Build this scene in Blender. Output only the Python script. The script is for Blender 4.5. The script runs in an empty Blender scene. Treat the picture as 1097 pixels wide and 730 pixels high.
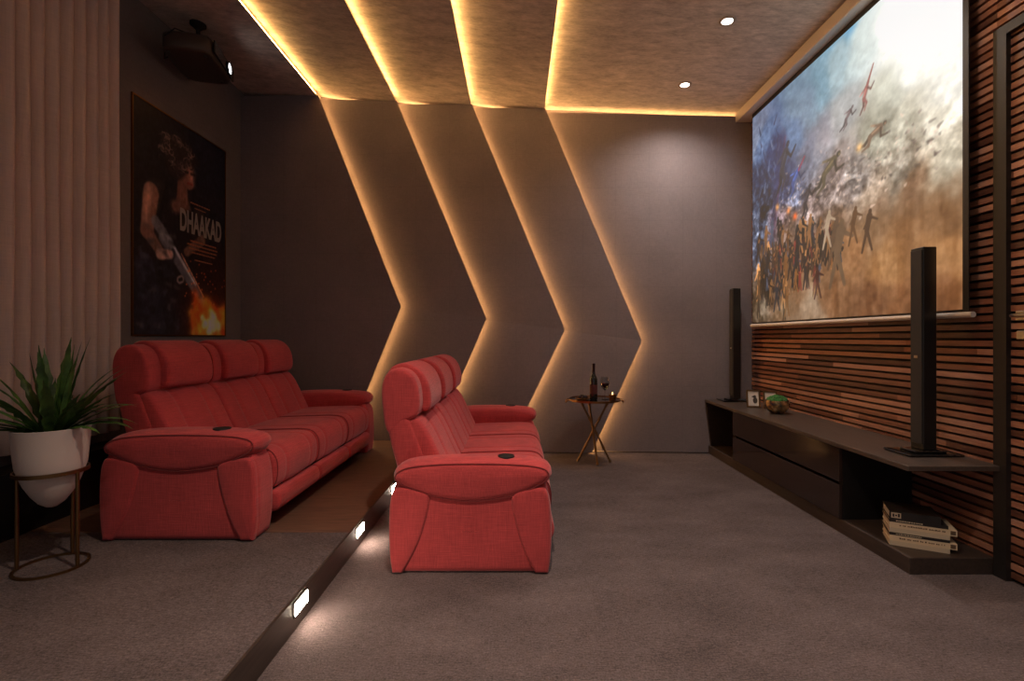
import bpy, math, random
import numpy as np
from mathutils import Vector, Matrix

C = bpy.context.scene.collection
random.seed(7)
F, VX, VY, H = 520.0, 553.0, 362.0, 1.25     # focal length in px, vanishing point, eye height
D = 5.285                                     # back wall
XL, XR = -2.99, 2.56
PZ = 0.1335                                   # platform height
STEPX = -0.945
CEIL = [(-2.99, 3.902), (-2.155, 3.823), (-2.155, 3.885), (-1.311, 3.768), (-1.311, 3.822),
        (-0.505, 3.733), (-0.505, 3.792), (0.285, 3.692), (0.285, 3.742), (2.60, 3.650)]
CEIL = [(x, z+0.025) for x, z in CEIL]

# ---------------------------------------------------------------- materials
def srgb(r, g, b):
    f = lambda c: (c/255)/12.92 if c/255 <= 0.04045 else (((c/255)+0.055)/1.055)**2.4
    return (f(r), f(g), f(b), 1)

def newmat(name):
    m = bpy.data.materials.new(name); m.use_nodes = True
    nt = m.node_tree; b = nt.nodes['Principled BSDF']
    return m, nt, b

def plain(name, col, rough=0.5, metal=0.0, spec=None, coat=0.0):
    m, nt, b = newmat(name)
    b.inputs['Base Color'].default_value = col
    b.inputs['Roughness'].default_value = rough
    b.inputs['Metallic'].default_value = metal
    if spec is not None: b.inputs['Specular IOR Level'].default_value = spec
    b.inputs['Coat Weight'].default_value = coat
    n = nt.nodes.new('ShaderNodeTexNoise'); n.inputs['Scale'].default_value = 60
    tc = nt.nodes.new('ShaderNodeTexCoord'); nt.links.new(tc.outputs['Object'], n.inputs['Vector'])
    bp = nt.nodes.new('ShaderNodeBump'); bp.inputs['Strength'].default_value = 0.03
    nt.links.new(n.outputs['Fac'], bp.inputs['Height']); nt.links.new(bp.outputs['Normal'], b.inputs['Normal'])
    return m

def emis(name, col, strength):
    m, nt, b = newmat(name)
    b.inputs['Base Color'].default_value = (0.02, 0.02, 0.02, 1)
    b.inputs['Emission Color'].default_value = col
    b.inputs['Emission Strength'].default_value = strength
    return m

def noise(nt, scale, vec, detail=3, rough=0.6, mapping=None):
    n = nt.nodes.new('ShaderNodeTexNoise'); n.inputs['Scale'].default_value = scale
    n.inputs['Detail'].default_value = detail; n.inputs['Roughness'].default_value = rough
    if mapping:
        mp = nt.nodes.new('ShaderNodeMapping'); mp.inputs['Scale'].default_value = mapping
        nt.links.new(vec, mp.inputs['Vector']); vec = mp.outputs['Vector']
    nt.links.new(vec, n.inputs['Vector'])
    return n.outputs['Fac']

def mathn(nt, op, a, b):
    n = nt.nodes.new('ShaderNodeMath'); n.operation = op
    for i, v in enumerate((a, b)):
        if isinstance(v, (int, float)): n.inputs[i].default_value = v
        else: nt.links.new(v, n.inputs[i])
    return n.outputs[0]

def ramp(nt, fac, stops):
    r = nt.nodes.new('ShaderNodeValToRGB')
    e = r.color_ramp.elements
    e[0].position, e[0].color = stops[0]; e[1].position, e[1].color = stops[-1]
    for p, c in stops[1:-1]:
        x = e.new(p); x.color = c
    nt.links.new(fac, r.inputs['Fac'])
    return r.outputs['Color']

def sc(c, k): return (c[0]*k, c[1]*k, c[2]*k, 1)

def fabric(name, col, var=0.35, bump=0.35, rough=0.95, weave=90, sheen=0.2, big=None):
    """woven cloth: crossed fine streaks over a soft mottling"""
    m, nt, b = newmat(name)
    tc = nt.nodes.new('ShaderNodeTexCoord').outputs['Object']
    h1 = noise(nt, weave, tc, 2, 0.5, (0.12, 0.12, 3.0))
    h2 = noise(nt, weave, tc, 2, 0.5, (3.0, 3.0, 0.12))
    h = mathn(nt, 'ADD', h1, h2)
    lo = noise(nt, 3.0, tc, 3)
    f = mathn(nt, 'ADD', mathn(nt, 'MULTIPLY', h, 0.35), mathn(nt, 'MULTIPLY', lo, 0.3))
    c = ramp(nt, f, [(0.3, sc(col, 1-var)), (0.7, sc(col, 1+var))])
    nt.links.new(c, b.inputs['Base Color'])
    b.inputs['Roughness'].default_value = rough
    b.inputs['Specular IOR Level'].default_value = 0.15
    b.inputs['Sheen Weight'].default_value = sheen
    bp = nt.nodes.new('ShaderNodeBump'); bp.inputs['Strength'].default_value = bump; bp.inputs['Distance'].default_value = 0.002
    nt.links.new(h, bp.inputs['Height']); nt.links.new(bp.outputs['Normal'], b.inputs['Normal'])
    return m

def carpet_mat(name, col, k=1.0):
    m, nt, b = newmat(name)
    tc = nt.nodes.new('ShaderNodeTexCoord').outputs['Object']
    fine = noise(nt, 130, tc, 2, 0.7)
    rib = noise(nt, 60, tc, 2, 0.5, (0.5, 4.0, 1))
    lo = noise(nt, 2.6, tc, 5, 0.65, (0.7, 1.3, 1))
    f = mathn(nt, 'ADD', mathn(nt, 'MULTIPLY', fine, 0.34), mathn(nt, 'ADD', mathn(nt, 'MULTIPLY', rib, 0.28), mathn(nt, 'ADD', mathn(nt, 'MULTIPLY', lo, 0.22), 0.10)))
    c = ramp(nt, f, [(0.40, sc(col, 0.42)), (0.52, sc(col, 1.0)), (0.64, sc(col, 1.75))])
    nt.links.new(c, b.inputs['Base Color'])
    b.inputs['Roughness'].default_value = 1.0
    b.inputs['Specular IOR Level'].default_value = 0.1
    bp = nt.nodes.new('ShaderNodeBump'); bp.inputs['Strength'].default_value = 0.8; bp.inputs['Distance'].default_value = 0.006
    nt.links.new(mathn(nt, 'ADD', fine, rib), bp.inputs['Height']); nt.links.new(bp.outputs['Normal'], b.inputs['Normal'])
    return m

def stucco(name, col):
    m, nt, b = newmat(name)
    tc = nt.nodes.new('ShaderNodeTexCoord').outputs['Object']
    a = noise(nt, 7.0, tc, 9, 0.78, (0.8, 1.9, 1))
    s = noise(nt, 40.0, tc, 4, 0.6, (0.5, 3.0, 1))
    f = mathn(nt, 'ADD', mathn(nt, 'MULTIPLY', a, 0.75), mathn(nt, 'MULTIPLY', s, 0.25))
    c = ramp(nt, f, [(0.36, sc(col, 0.62)), (0.5, sc(col, 0.97)), (0.66, sc(col, 1.35))])
    nt.links.new(c, b.inputs['Base Color'])
    b.inputs['Roughness'].default_value = 0.9; b.inputs['Specular IOR Level'].default_value = 0.1
    bp = nt.nodes.new('ShaderNodeBump'); bp.inputs['Strength'].default_value = 0.25; bp.inputs['Distance'].default_value = 0.004
    nt.links.new(f, bp.inputs['Height']); nt.links.new(bp.outputs['Normal'], b.inputs['Normal'])
    return m

def wallcloth(name, col):
    """grey upholstered wall lining with faint square joints"""
    m, nt, b = newmat(name)
    tc = nt.nodes.new('ShaderNodeTexCoord').outputs['Object']
    sx = nt.nodes.new('ShaderNodeSeparateXYZ'); nt.links.new(tc, sx.inputs[0])
    lo = noise(nt, 2.0, tc, 2)
    h = mathn(nt, 'ADD', noise(nt, 70, tc, 2, 0.5, (4, 4, 0.3)), noise(nt, 70, tc, 2, 0.5, (0.3, 0.3, 4)))
    joint = None
    for ax, pitch in (('X', 0.36), ('Z', 0.36)):
        p = mathn(nt, 'PINGPONG', sx.outputs[ax], pitch/2)
        g = mathn(nt, 'LESS_THAN', p, 0.004)
        joint = g if joint is None else mathn(nt, 'MAXIMUM', joint, g)
    f = mathn(nt, 'SUBTRACT', mathn(nt, 'ADD', mathn(nt, 'MULTIPLY', h, 0.35), mathn(nt, 'MULTIPLY', lo, 0.3)), mathn(nt, 'MULTIPLY', joint, 0.06))
    c = ramp(nt, f, [(0.25, sc(col, 0.72)), (0.75, sc(col, 1.28))])
    nt.links.new(c, b.inputs['Base Color'])
    b.inputs['Roughness'].default_value = 0.85; b.inputs['Specular IOR Level'].default_value = 0.2
    return m

def slatwood(name):
    m, nt, b = newmat(name)
    tc = nt.nodes.new('ShaderNodeTexCoord').outputs['Object']
    at = nt.nodes.new('ShaderNodeAttribute'); at.attribute_name = 'tone'
    g = noise(nt, 9.0, tc, 5, 0.65, (1, 1.0, 14))
    f = mathn(nt, 'ADD', mathn(nt, 'MULTIPLY', g, 0.5), mathn(nt, 'MULTIPLY', at.outputs['Fac'], 0.6))
    c = ramp(nt, f, [(0.15, srgb(56, 32, 26)), (0.4, srgb(104, 64, 48)), (0.62, srgb(142, 91, 69)), (0.85, srgb(176, 128, 106))])
    nt.links.new(c, b.inputs['Base Color'])
    b.inputs['Roughness'].default_value = 0.42
    return m

def woodgrain(name, col, rough=0.4, axis=(12, 1, 12)):
    m, nt, b = newmat(name)
    tc = nt.nodes.new('ShaderNodeTexCoord').outputs['Object']
    g = noise(nt, 5.0, tc, 6, 0.65, axis)
    c = ramp(nt, g, [(0.3, sc(col, 0.65)), (0.7, sc(col, 1.4))])
    nt.links.new(c, b.inputs['Base Color']); b.inputs['Roughness'].default_value = rough
    return m

def vcol(name, emit=0.0, rough=0.6):
    m, nt, b = newmat(name)
    at = nt.nodes.new('ShaderNodeAttribute'); at.attribute_name = 'Col'
    nt.links.new(at.outputs['Color'], b.inputs['Base Color'])
    b.inputs['Roughness'].default_value = rough
    if emit:
        b.inputs['Base Color'].default_value = (0.05, 0.05, 0.05, 1)
        for l in list(b.inputs['Base Color'].links): nt.links.remove(l)
        nt.links.new(at.outputs['Color'], b.inputs['Emission Color'])
        b.inputs['Emission Strength'].default_value = emit
    return m

RED = (0.45, 0.054, 0.056, 1)
M = dict(
    red=fabric('red_cloth', RED, 0.38, 0.5),
    redp=fabric('red_piping', sc(RED, 0.45), 0.2, 0.1),
    carpet=carpet_mat('carpet', srgb(96, 84, 83)),
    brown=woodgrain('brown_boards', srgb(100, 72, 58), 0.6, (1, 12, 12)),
    ceil=stucco('ceiling_suede', srgb(204, 190, 180)),
    wall=wallcloth('grey_lining', srgb(130, 118, 118)),
    lwall=wallcloth('left_lining', srgb(124, 115, 112)),
    slat=slatwood('wood_slat'),
    black=plain('matt_black', (0.008, 0.007, 0.007, 1), 0.7),
    dark=plain('dark_frame', (0.016, 0.013, 0.012, 1), 0.45),
    unit=woodgrain('dark_veneer', srgb(74, 62, 55), 0.38, (12, 1, 12)),
    unit2=woodgrain('deep_brown_veneer', srgb(58, 46, 40), 0.5, (12, 1, 12)),
    drawer=plain('gloss_brown', srgb(50, 38, 35), 0.12, spec=0.6),
    void=plain('black_panel', (0.006, 0.004, 0.004, 1), 0.6),
    spk=plain('speaker_black', (0.012, 0.010, 0.009, 1), 0.3),
    spkg=plain('speaker_grille', (0.03, 0.024, 0.020, 1), 0.75),
    gold=plain('brass', srgb(150, 105, 62), 0.3, 1.0),
    bronze=plain('aged_brass', srgb(128, 98, 66), 0.42, 1.0),
    pot=plain('white_ceramic', srgb(205, 188, 180), 0.45),
    soil=plain('soil', srgb(38, 26, 20), 1.0),
    led=emis('amber_led', (1.0, 0.52, 0.17, 1), 29.0),
    ledc=emis('ceiling_led', (1.0, 0.57, 0.18, 1), 36.0),
    ledt=emis('cove_led', (1.0, 0.55, 0.20, 1), 24.0), ledf=emis('foot_led', (1.0, 0.50, 0.18, 1), 1.2),
    steplens=emis('step_lens', (1.0, 0.80, 0.62, 1), 110.0),
    lens=emis('lamp_lens', (1.0, 0.93, 0.86, 1), 14.0),
    plens=emis('projector_lamp', (1, 1, 1, 1), 8.0),
    white=plain('white_metal', srgb(205, 190, 178), 0.4),
    ringm=plain('lamp_ring', srgb(170, 150, 135), 0.4),
    curtain=fabric('beige_curtain', srgb(208, 184, 174), 0.12, 0.2, weave=60),
    proj=plain('projector_shell', (0.06, 0.045, 0.038, 1), 0.45),
    glossb=plain('gloss_black', (0.006, 0.006, 0.006, 1), 0.08, coat=0.5),
    chrome=plain('brushed_steel', srgb(170, 160, 150), 0.3, 1.0),
    cream=plain('cream_cover', srgb(206, 182, 150), 0.7),
    cream2=plain('pale_cover', srgb(188, 170, 146), 0.75),
    ink=plain('printed_ink', srgb(92, 70, 52), 0.8),
    bookb=plain('black_cover', srgb(34, 28, 26), 0.5),
    pages=plain('page_edges', srgb(196, 182, 160), 0.9),
    paper=plain('photo_paper', srgb(226, 214, 200), 0.6),
    photo=plain('photo_shade', srgb(70, 60, 56), 0.6),
    photo2=plain('photo_grey', srgb(150, 138, 128), 0.6),
    moss=fabric('moss', srgb(58, 110, 52), 0.6, 1.0, weave=40),
    wine=plain('dark_bottle', (0.012, 0.010, 0.008, 1), 0.1, coat=0.6),
    foil=plain('bottle_foil', srgb(40, 14, 14), 0.3),
    label=plain('bottle_label', srgb(88, 34, 30), 0.6),
    redwine=plain('red_wine', srgb(70, 8, 10), 0.1),
    wax=plain('wax', srgb(225, 200, 165), 0.5),
    flame=emis('flame', (1, 0.6, 0.2, 1), 6.0),
    grape=plain('grape', srgb(40, 24, 34), 0.25),
    lettering=plain('poster_title', srgb(168, 156, 148), 0.6),
    lettering2=plain('poster_small_print', srgb(180, 110, 80), 0.6),
    poster=vcol('poster_print', 0, 0.45),
    screen=vcol('projected_picture', 0.92),
)
def glass_mat():
    m, nt, b = newmat('clear_glass')
    b.inputs['Transmission Weight'].default_value = 1.0; b.inputs['Roughness'].default_value = 0.02
    b.inputs['IOR'].default_value = 1.45
    return m
M['glass'] = glass_mat()
def leaf_mat():
    m, nt, b = newmat('leaf_green')
    tc = nt.nodes.new('ShaderNodeTexCoord').outputs['Object']
    c = ramp(nt, noise(nt, 14, tc, 3), [(0.3, srgb(30, 54, 24)), (0.7, srgb(84, 118, 52))])
    nt.links.new(c, b.inputs['Base Color']); b.inputs['Roughness'].default_value = 0.45
    return m
M['leaf'] = leaf_mat()
def bowl_mat():
    m, nt, b = newmat('marbled_bowl')
    tc = nt.nodes.new('ShaderNodeTexCoord').outputs['Object']
    c = ramp(nt, noise(nt, 14, tc, 3, 0.6), [(0.35, srgb(60, 74, 84)), (0.5, srgb(150, 120, 80)), (0.62, srgb(214, 178, 130))])
    nt.links.new(c, b.inputs['Base Color']); b.inputs['Roughness'].default_value = 0.12; b.inputs['Metallic'].default_value = 0.6
    return m
M['bowl'] = bowl_mat()

# ---------------------------------------------------------------- mesh helpers
class MB:
    def __init__(s): s.v = []; s.f = []; s.mi = []; s.cur = 0
    def add(s, vs, fs, mtx=None):
        o = len(s.v)
        for p in vs:
            p = Vector(p)
            s.v.append(tuple(mtx @ p) if mtx is not None else tuple(p))
        for f in fs: s.f.append([i+o for i in f]); s.mi.append(s.cur)
        return s
    def box(s, x0, x1, y0, y1, z0, z1, mtx=None, b=0.0):
        if b <= 0:
            vs = [(x, y, z) for z in (z0, z1) for y in (y0, y1) for x in (x0, x1)]
            fs = [(0,2,3,1), (4,5,7,6), (0,1,5,4), (2,6,7,3), (0,4,6,2), (1,3,7,5)]
            return s.add(vs, fs, mtx)
        # chamfered box
        vs = []; 
        for (sx, x) in ((-1, x0), (1, x1)):
            for (sy, y) in ((-1, y0), (1, y1)):
                for (sz, z) in ((-1, z0), (1, z1)):
                    vs += [(x, y-sy*b, z-sz*b), (x-sx*b, y, z-sz*b), (x-sx*b, y-sy*b, z)]
        def i(sx, sy, sz, k): return ((sx*2+sy)*2+sz)*3+k
        fs = []
        for sx in (0, 1): fs.append([i(sx,0,0,0), i(sx,1,0,0), i(sx,1,1,0), i(sx,0,1,0)][::(-1 if not sx else 1)])
        for sy in (0, 1): fs.append([i(0,sy,0,1), i(1,sy,0,1), i(1,sy,1,1), i(0,sy,1,1)][::(1 if not sy else -1)])
        for sz in (0, 1): fs.append([i(0,0,sz,2), i(1,0,sz,2), i(1,1,sz,2), i(0,1,sz,2)][::(-1 if not sz else 1)])
        for a in (0, 1):
            for c in (0, 1):
                fs.append([i(0,a,c,1), i(1,a,c,1), i(1,a,c,2), i(0,a,c,2)])
                fs.append([i(a,0,c,0), i(a,1,c,0), i(a,1,c,2), i(a,0,c,2)])
                fs.append([i(a,c,0,0), i(a,c,1,0), i(a,c,1,1), i(a,c,0,1)])
                for e in (0, 1): pass
        for sx in (0,1):
            for sy in (0,1):
                for sz in (0,1): fs.append([i(sx,sy,sz,0), i(sx,sy,sz,1), i(sx,sy,sz,2)])
        return s.add(vs, fs, mtx)
    def lathe(s, prof, n=32, mtx=None, loc=(0,0,0), cap=True):
        vs = []; fs = []
        for r, z in prof:
            for k in range(n):
                a = 2*math.pi*k/n
                vs.append((loc[0]+r*math.cos(a), loc[1]+r*math.sin(a), loc[2]+z))
        for j in range(len(prof)-1):
            for k in range(n):
                fs.append((j*n+k, j*n+(k+1)%n, (j+1)*n+(k+1)%n, (j+1)*n+k))
        if cap:
            if prof[0][0] > 1e-4: fs.append(tuple(range(n))[::-1])
            if prof[-1][0] > 1e-4: fs.append(tuple((len(prof)-1)*n+k for k in range(n)))
        return s.add(vs, fs, mtx)
    def tube(s, pts, r, n=8, closed=False, mtx=None):
        pts = [Vector(p) for p in pts]; N = len(pts); vs = []; fs = []
        rr = r if isinstance(r, (list, tuple)) else [r]*N
        up = None
        for i, p in enumerate(pts):
            a = pts[(i-1) % N] if (closed or i > 0) else p
            b = pts[(i+1) % N] if (closed or i < N-1) else p
            t = (b-a).normalized()
            if up is None: up = Vector((0,0,1)) if abs(t.z) < 0.9 else Vector((1,0,0))
            u = (up - t*up.dot(t)).normalized(); w = t.cross(u); up = u
            for k in range(n):
                an = 2*math.pi*k/n
                vs.append(p + (u*math.cos(an)+w*math.sin(an))*rr[i])
        for i in range(N if closed else N-1):
            j = (i+1) % N
            for k in range(n):
                fs.append((i*n+k, i*n+(k+1)%n, j*n+(k+1)%n, j*n+k))
        if not closed:
            fs.append(tuple(range(n))[::-1]); fs.append(tuple((N-1)*n+k for k in range(n)))
        return s.add(vs, fs, mtx)
    def ball(s, c, r, n=12, sz=1.0, mtx=None):
        prof = [(r*math.sin(math.pi*j/n), -r*sz*math.cos(math.pi*j/n)) for j in range(n+1)]
        prof[0] = (1e-5, prof[0][1]); prof[-1] = (1e-5, prof[-1][1])
        return s.lathe(prof, n*2, mtx, c, cap=False)
    def build(s, name, mats, parent=None, smooth=False, loc=None, angle=None):
        me = bpy.data.meshes.new(name); me.from_pydata(s.v, [], s.f)
        for m in (mats if isinstance(mats, (list, tuple)) else [mats]): me.materials.append(m)
        me.polygons.foreach_set('material_index', s.mi)
        import bmesh
        bm = bmesh.new(); bm.from_mesh(me); bmesh.ops.recalc_face_normals(bm, faces=bm.faces)
        if smooth:
            lim = math.radians(angle or 40)
            for f in bm.faces: f.smooth = True
            for e in bm.edges:
                if len(e.link_faces) == 2 and e.calc_face_angle(0) > lim: e.smooth = False
        bm.to_mesh(me); bm.free()
        o = bpy.data.objects.new(name, me); C.objects.link(o)
        if parent: o.parent = parent
        if loc: o.location = loc
        return o

def tag(o, label=None, cat=None, group=None, kind=None):
    if label: o['label'] = label
    if cat: o['category'] = cat
    if group: o['group'] = group
    if kind: o['kind'] = kind
    return o
def empty(name, loc=(0,0,0), rz=0.0, **k):
    o = bpy.data.objects.new(name, None); C.objects.link(o)
    o.location = loc; o.rotation_euler = (0, 0, rz); o.empty_display_size = 0.1
    return tag(o, **k)
def copy_tree(o, parent=None):
    c = o.copy(); C.objects.link(c); c.parent = parent
    for ch in list(o.children): copy_tree(ch, c)
    return c

def chaikin(pts, it=3, closed=True):
    for _ in range(it):
        out = []
        n = len(pts)
        for i in range(n if closed else n-1):
            a, b = pts[i], pts[(i+1) % n]
            out.append((a[0]*.75+b[0]*.25, a[1]*.75+b[1]*.25)); out.append((a[0]*.25+b[0]*.75, a[1]*.25+b[1]*.75))
        pts = out if closed else [pts[0]]+out+[pts[-1]]
    return pts
def resample(pts, n):
    P = np.array(list(pts)+[pts[0]]); d = np.r_[0, np.cumsum(np.hypot(*np.diff(P, axis=0).T))]
    t = np.linspace(0, d[-1], n, endpoint=False)
    return np.c_[np.interp(t, d, P[:,0]), np.interp(t, d, P[:,1])]
def inset(P, a):
    """move a closed outline inward along its own normals"""
    if abs(a) < 1e-7: return P
    T = np.roll(P, -1, 0)-np.roll(P, 1, 0); L = np.hypot(T[:,0], T[:,1])+1e-9
    N = np.c_[-T[:,1]/L, T[:,0]/L]
    area = 0.5*np.sum(P[:,0]*np.roll(P[:,1],-1)-np.roll(P[:,0],-1)*P[:,1])
    if area < 0: N = -N
    return P + N*a
def cushion(mb, outline, y0, y1, r=0.03, grooves=(), gd=0.012, gw=0.012, bulge=0.01, n=72, it=2, mtx=None, ny=None, crown=0.0):
    """padded body: outline in xz swept along y with rounded ends, sewn channels and swollen end faces"""
    P = resample(chaikin(outline, it), n)
    L = y1-y0
    st = []
    for k in range(7):
        a = k/6*math.pi/2
        st.append((y0 + r*(1-math.sin(a)), r*(1-math.cos(a))))
    st = [(y0 + r*(1-math.cos(k/6*math.pi/2)), r*(1-math.sin(k/6*math.pi/2))) for k in range(7)]
    mid = []
    ys = list(np.linspace(y0+r, y1-r, ny or (max(4, int(L/0.012)) if grooves else 8)))[1:-1]
    for y in ys:
        a = sum(gd*math.exp(-((y-g)/gw)**2) for g in grooves)
        mid.append((y, a - crown*math.sin(math.pi*(y-y0)/L)))
    end = [(y1-(y-y0), a) for y, a in st[::-1]]
    rings = st+mid+end
    vs = []; fs = []
    def put(Q, y):
        o = len(vs); vs.extend((float(q[0]), y, float(q[1])) for q in Q); return o
    idx = []
    c0 = inset(P, r); cen = c0.mean(0)
    for s_, b_ in ((0.12, 1), (0.45, 0.8), (0.75, 0.45), (0.92, 0.15)):
        idx.append(put(cen+(c0-cen)*s_, y0-bulge*b_))
    for y, a in rings: idx.append(put(inset(P, a), y))
    for s_, b_ in ((0.92, 0.15), (0.75, 0.45), (0.45, 0.8), (0.12, 1)):
        idx.append(put(cen+(c0-cen)*s_, y1+bulge*b_))
    for a, b in zip(idx[:-1], idx[1:]):
        for k in range(n): fs.append((a+k, a+(k+1)%n, b+(k+1)%n, b+k))
    fs.append(tuple(idx[0]+k for k in range(n))); fs.append(tuple(idx[-1]+k for k in range(n)))
    mb.add(vs, fs, mtx)
    return P

# ---------------------------------------------------------------- painting (for the two flat pictures)
def fractal(h, w, cells, rng, octs=4, sx=1.0):
    out = np.zeros((h, w)); amp = 1; tot = 0
    for o in range(octs):
        gy, gx = max(2, int(cells*2**o)), max(2, int(cells*sx*2**o))
        g = rng.random((gy+1, gx+1))
        yy = np.linspace(0, gy-1e-6, h); xx = np.linspace(0, gx-1e-6, w)
        y0 = yy.astype(int); x0 = xx.astype(int); fy = (yy-y0)[:,None]; fx = (xx-x0)[None,:]
        fy = fy*fy*(3-2*fy); fx = fx*fx*(3-2*fx)
        a = g[y0][:,x0]; b = g[y0][:,x0+1]; c = g[y0+1][:,x0]; d = g[y0+1][:,x0+1]
        out += amp*((a*(1-fx)+b*fx)*(1-fy)+(c*(1-fx)+d*fx)*fy); tot += amp; amp *= 0.55
    return out/tot
class Canvas:
    def __init__(s, w, h, nx, ny):
        s.w, s.h = w, h
        s.X, s.Y = np.meshgrid(np.linspace(0, w, nx), np.linspace(0, h, ny))
        s.A = np.zeros((ny, nx, 3))
    def base(s, ctrl, p=3.2, warp=None):
        W = np.zeros_like(s.X); A = np.zeros_like(s.A)
        X, Y = s.X, s.Y
        if warp is not None: X = X+warp[0]; Y = Y+warp[1]
        for (x, y, c) in ctrl:
            k = 1/(((X-x)**2+(Y-y)**2)+0.006)**(p/2)
            W += k; A += k[...,None]*np.array(c)
        s.A = A/W[...,None]
    def capsule(s, x0, y0, x1, y1, r0, r1, col, al=1.0, soft=0.006):
        dx, dy = x1-x0, y1-y0; L = dx*dx+dy*dy+1e-9
        t = np.clip(((s.X-x0)*dx+(s.Y-y0)*dy)/L, 0, 1)
        d = np.hypot(s.X-x0-t*dx, s.Y-y0-t*dy) - (r0+(r1-r0)*t)
        a = np.clip(0.5-d/soft, 0, 1)*al
        s.A = s.A*(1-a[...,None])+np.array(col)*a[...,None]
    def glow(s, x, y, r, col, al=1.0):
        a = np.exp(-((s.X-x)**2+(s.Y-y)**2)/(r*r))*al
        s.A = s.A*(1-a[...,None])+np.array(col)*a[...,None]
    def poly(s, pts, col, al=1.0):
        inside = np.zeros(s.X.shape, bool); n = len(pts)
        for i in range(n):
            x0, y0 = pts[i]; x1, y1 = pts[(i+1) % n]
            if y0 == y1: continue
            c = ((y0 > s.Y) != (y1 > s.Y)) & (s.X < (x1-x0)*(s.Y-y0)/(y1-y0)+x0)
            inside ^= c
        a = inside*al
        s.A = s.A*(1-a[...,None])+np.array(col)*a[...,None]
    def figure(s, x, y, h, col, lean=0.0, stride=0.12, arm=0.2):
        hp = (x, y+0.5*h); sh = (x+lean*h, y+0.8*h)
        s.capsule(x-stride*h, y, *hp, 0.03*h, 0.055*h, col); s.capsule(x+stride*h, y+0.02*h, *hp, 0.03*h, 0.055*h, col)
        s.capsule(*hp, *sh, 0.075*h, 0.095*h, col)
        s.capsule(sh[0], sh[1], sh[0]+arm*h, sh[1]-0.12*h, 0.04*h, 0.025*h, col)
        s.capsule(sh[0], sh[1], sh[0]-arm*0.7*h, sh[1]-0.25*h, 0.04*h, 0.025*h, col)
        s.capsule(sh[0]+lean*0.3*h, sh[1]+0.11*h, sh[0]+lean*0.3*h, sh[1]+0.12*h, 0.055*h, 0.055*h, col)
    def build(s, name, mat, parent, fn):
        ny, nx = s.X.shape
        P = np.array([fn(x, y) for x, y in zip(s.X.ravel(), s.Y.ravel())])
        me = bpy.data.meshes.new(name)
        i = np.arange(ny*nx).reshape(ny, nx)
        q = np.stack([i[:-1,:-1], i[:-1,1:], i[1:,1:], i[1:,:-1]], -1).reshape(-1, 4)
        me.from_pydata(P.tolist(), [], q.tolist())
        c = np.clip(s.A, 0, 255)/255
        lin = np.where(c <= 0.04045, c/12.92, ((c+0.055)/1.055)**2.4).reshape(-1, 3)
        at = me.color_attributes.new('Col', 'FLOAT_COLOR', 'POINT')
        at.data.foreach_set('color', np.c_[lin, np.ones(len(lin))].ravel())
        me.materials.append(mat)
        o = bpy.data.objects.new(name, me); C.objects.link(o); o.parent = parent
        return o

# ---------------------------------------------------------------- the room
YN = -0.6    # how far the room is built towards (and past) the camera
def struct(name, mb, mat, parent=None, **k):
    o = mb.build(name, mat, parent, **k)
    if not parent: o['kind'] = 'structure'
    return o

struct('floor', MB().box(STEPX+0.0, 2.75, YN, D+0.15, -0.1, 0.0), M['carpet'])
pf = MB(); pf.box(XL-0.1, STEPX-0.012, YN, D+0.15, -0.1, PZ)
plat = struct('floor_platform', pf, M['carpet'])
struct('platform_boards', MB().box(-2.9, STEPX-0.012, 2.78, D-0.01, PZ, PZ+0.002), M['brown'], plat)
st = MB(); st.box(STEPX-0.012, STEPX, YN, D, -0.02, PZ+0.003)
struct('trim_step', st, M['unit2'])

# ceiling of tilted planks: each right edge drops below the next left edge
def ceil_z(x):
    for i in range(0, len(CEIL)-1, 2):
        if CEIL[i][0] <= x <= CEIL[i+1][0]:
            t = (x-CEIL[i][0])/(CEIL[i+1][0]-CEIL[i][0]); return CEIL[i][1]+(CEIL[i+1][1]-CEIL[i][1])*t
    return 3.7
cb = MB()
for i in range(0, len(CEIL), 2):
    (xa, za), (xb, zb) = CEIL[i], CEIL[i+1]
    xa2 = xa-0.05 if i else xa-0.1
    za2 = za + (za-zb)/(xb-xa)*(xa-xa2)
    lip = 0.020 if i < 8 else 0.0; zl = zb-(za-zb)/(xb-xa)*lip
    sec = ((xa2, za2), (xb+lip, zl), (xb+lip, zl+0.005), (xb, zb+0.006), (xb, 4.1), (xa2, 4.1))
    vs = [(x, y, z) for y in (YN, D+0.15) for (x, z) in sec]
    cb.add(vs, [(j, (j+1) % 6, 6+(j+1) % 6, 6+j) for j in range(6)]+[(0,1,2,3,4,5), (6,7,8,9,10,11)])
struct('ceiling', cb, M['ceil'])

# ceiling light strips on the drop edges
names = ['leftmost of the four, close to the projector', 'second of the four counted from the projector side',
         'third of the four counted from the projector side', 'rightmost of the four, nearest the round spotlights']
for k, i in enumerate((1, 3, 5, 7)):
    x, z = CEIL[i]
    mb = MB(); mb.box(x, x+0.006, YN+0.02, D-0.08, z+0.010, z+0.026)
    o = mb.build('ceiling_light_strip', M['ledc'])
    tag(o, 'straight amber light strip in a ceiling step, '+names[k], 'light strip', 'amber strips along the ceiling')

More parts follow.
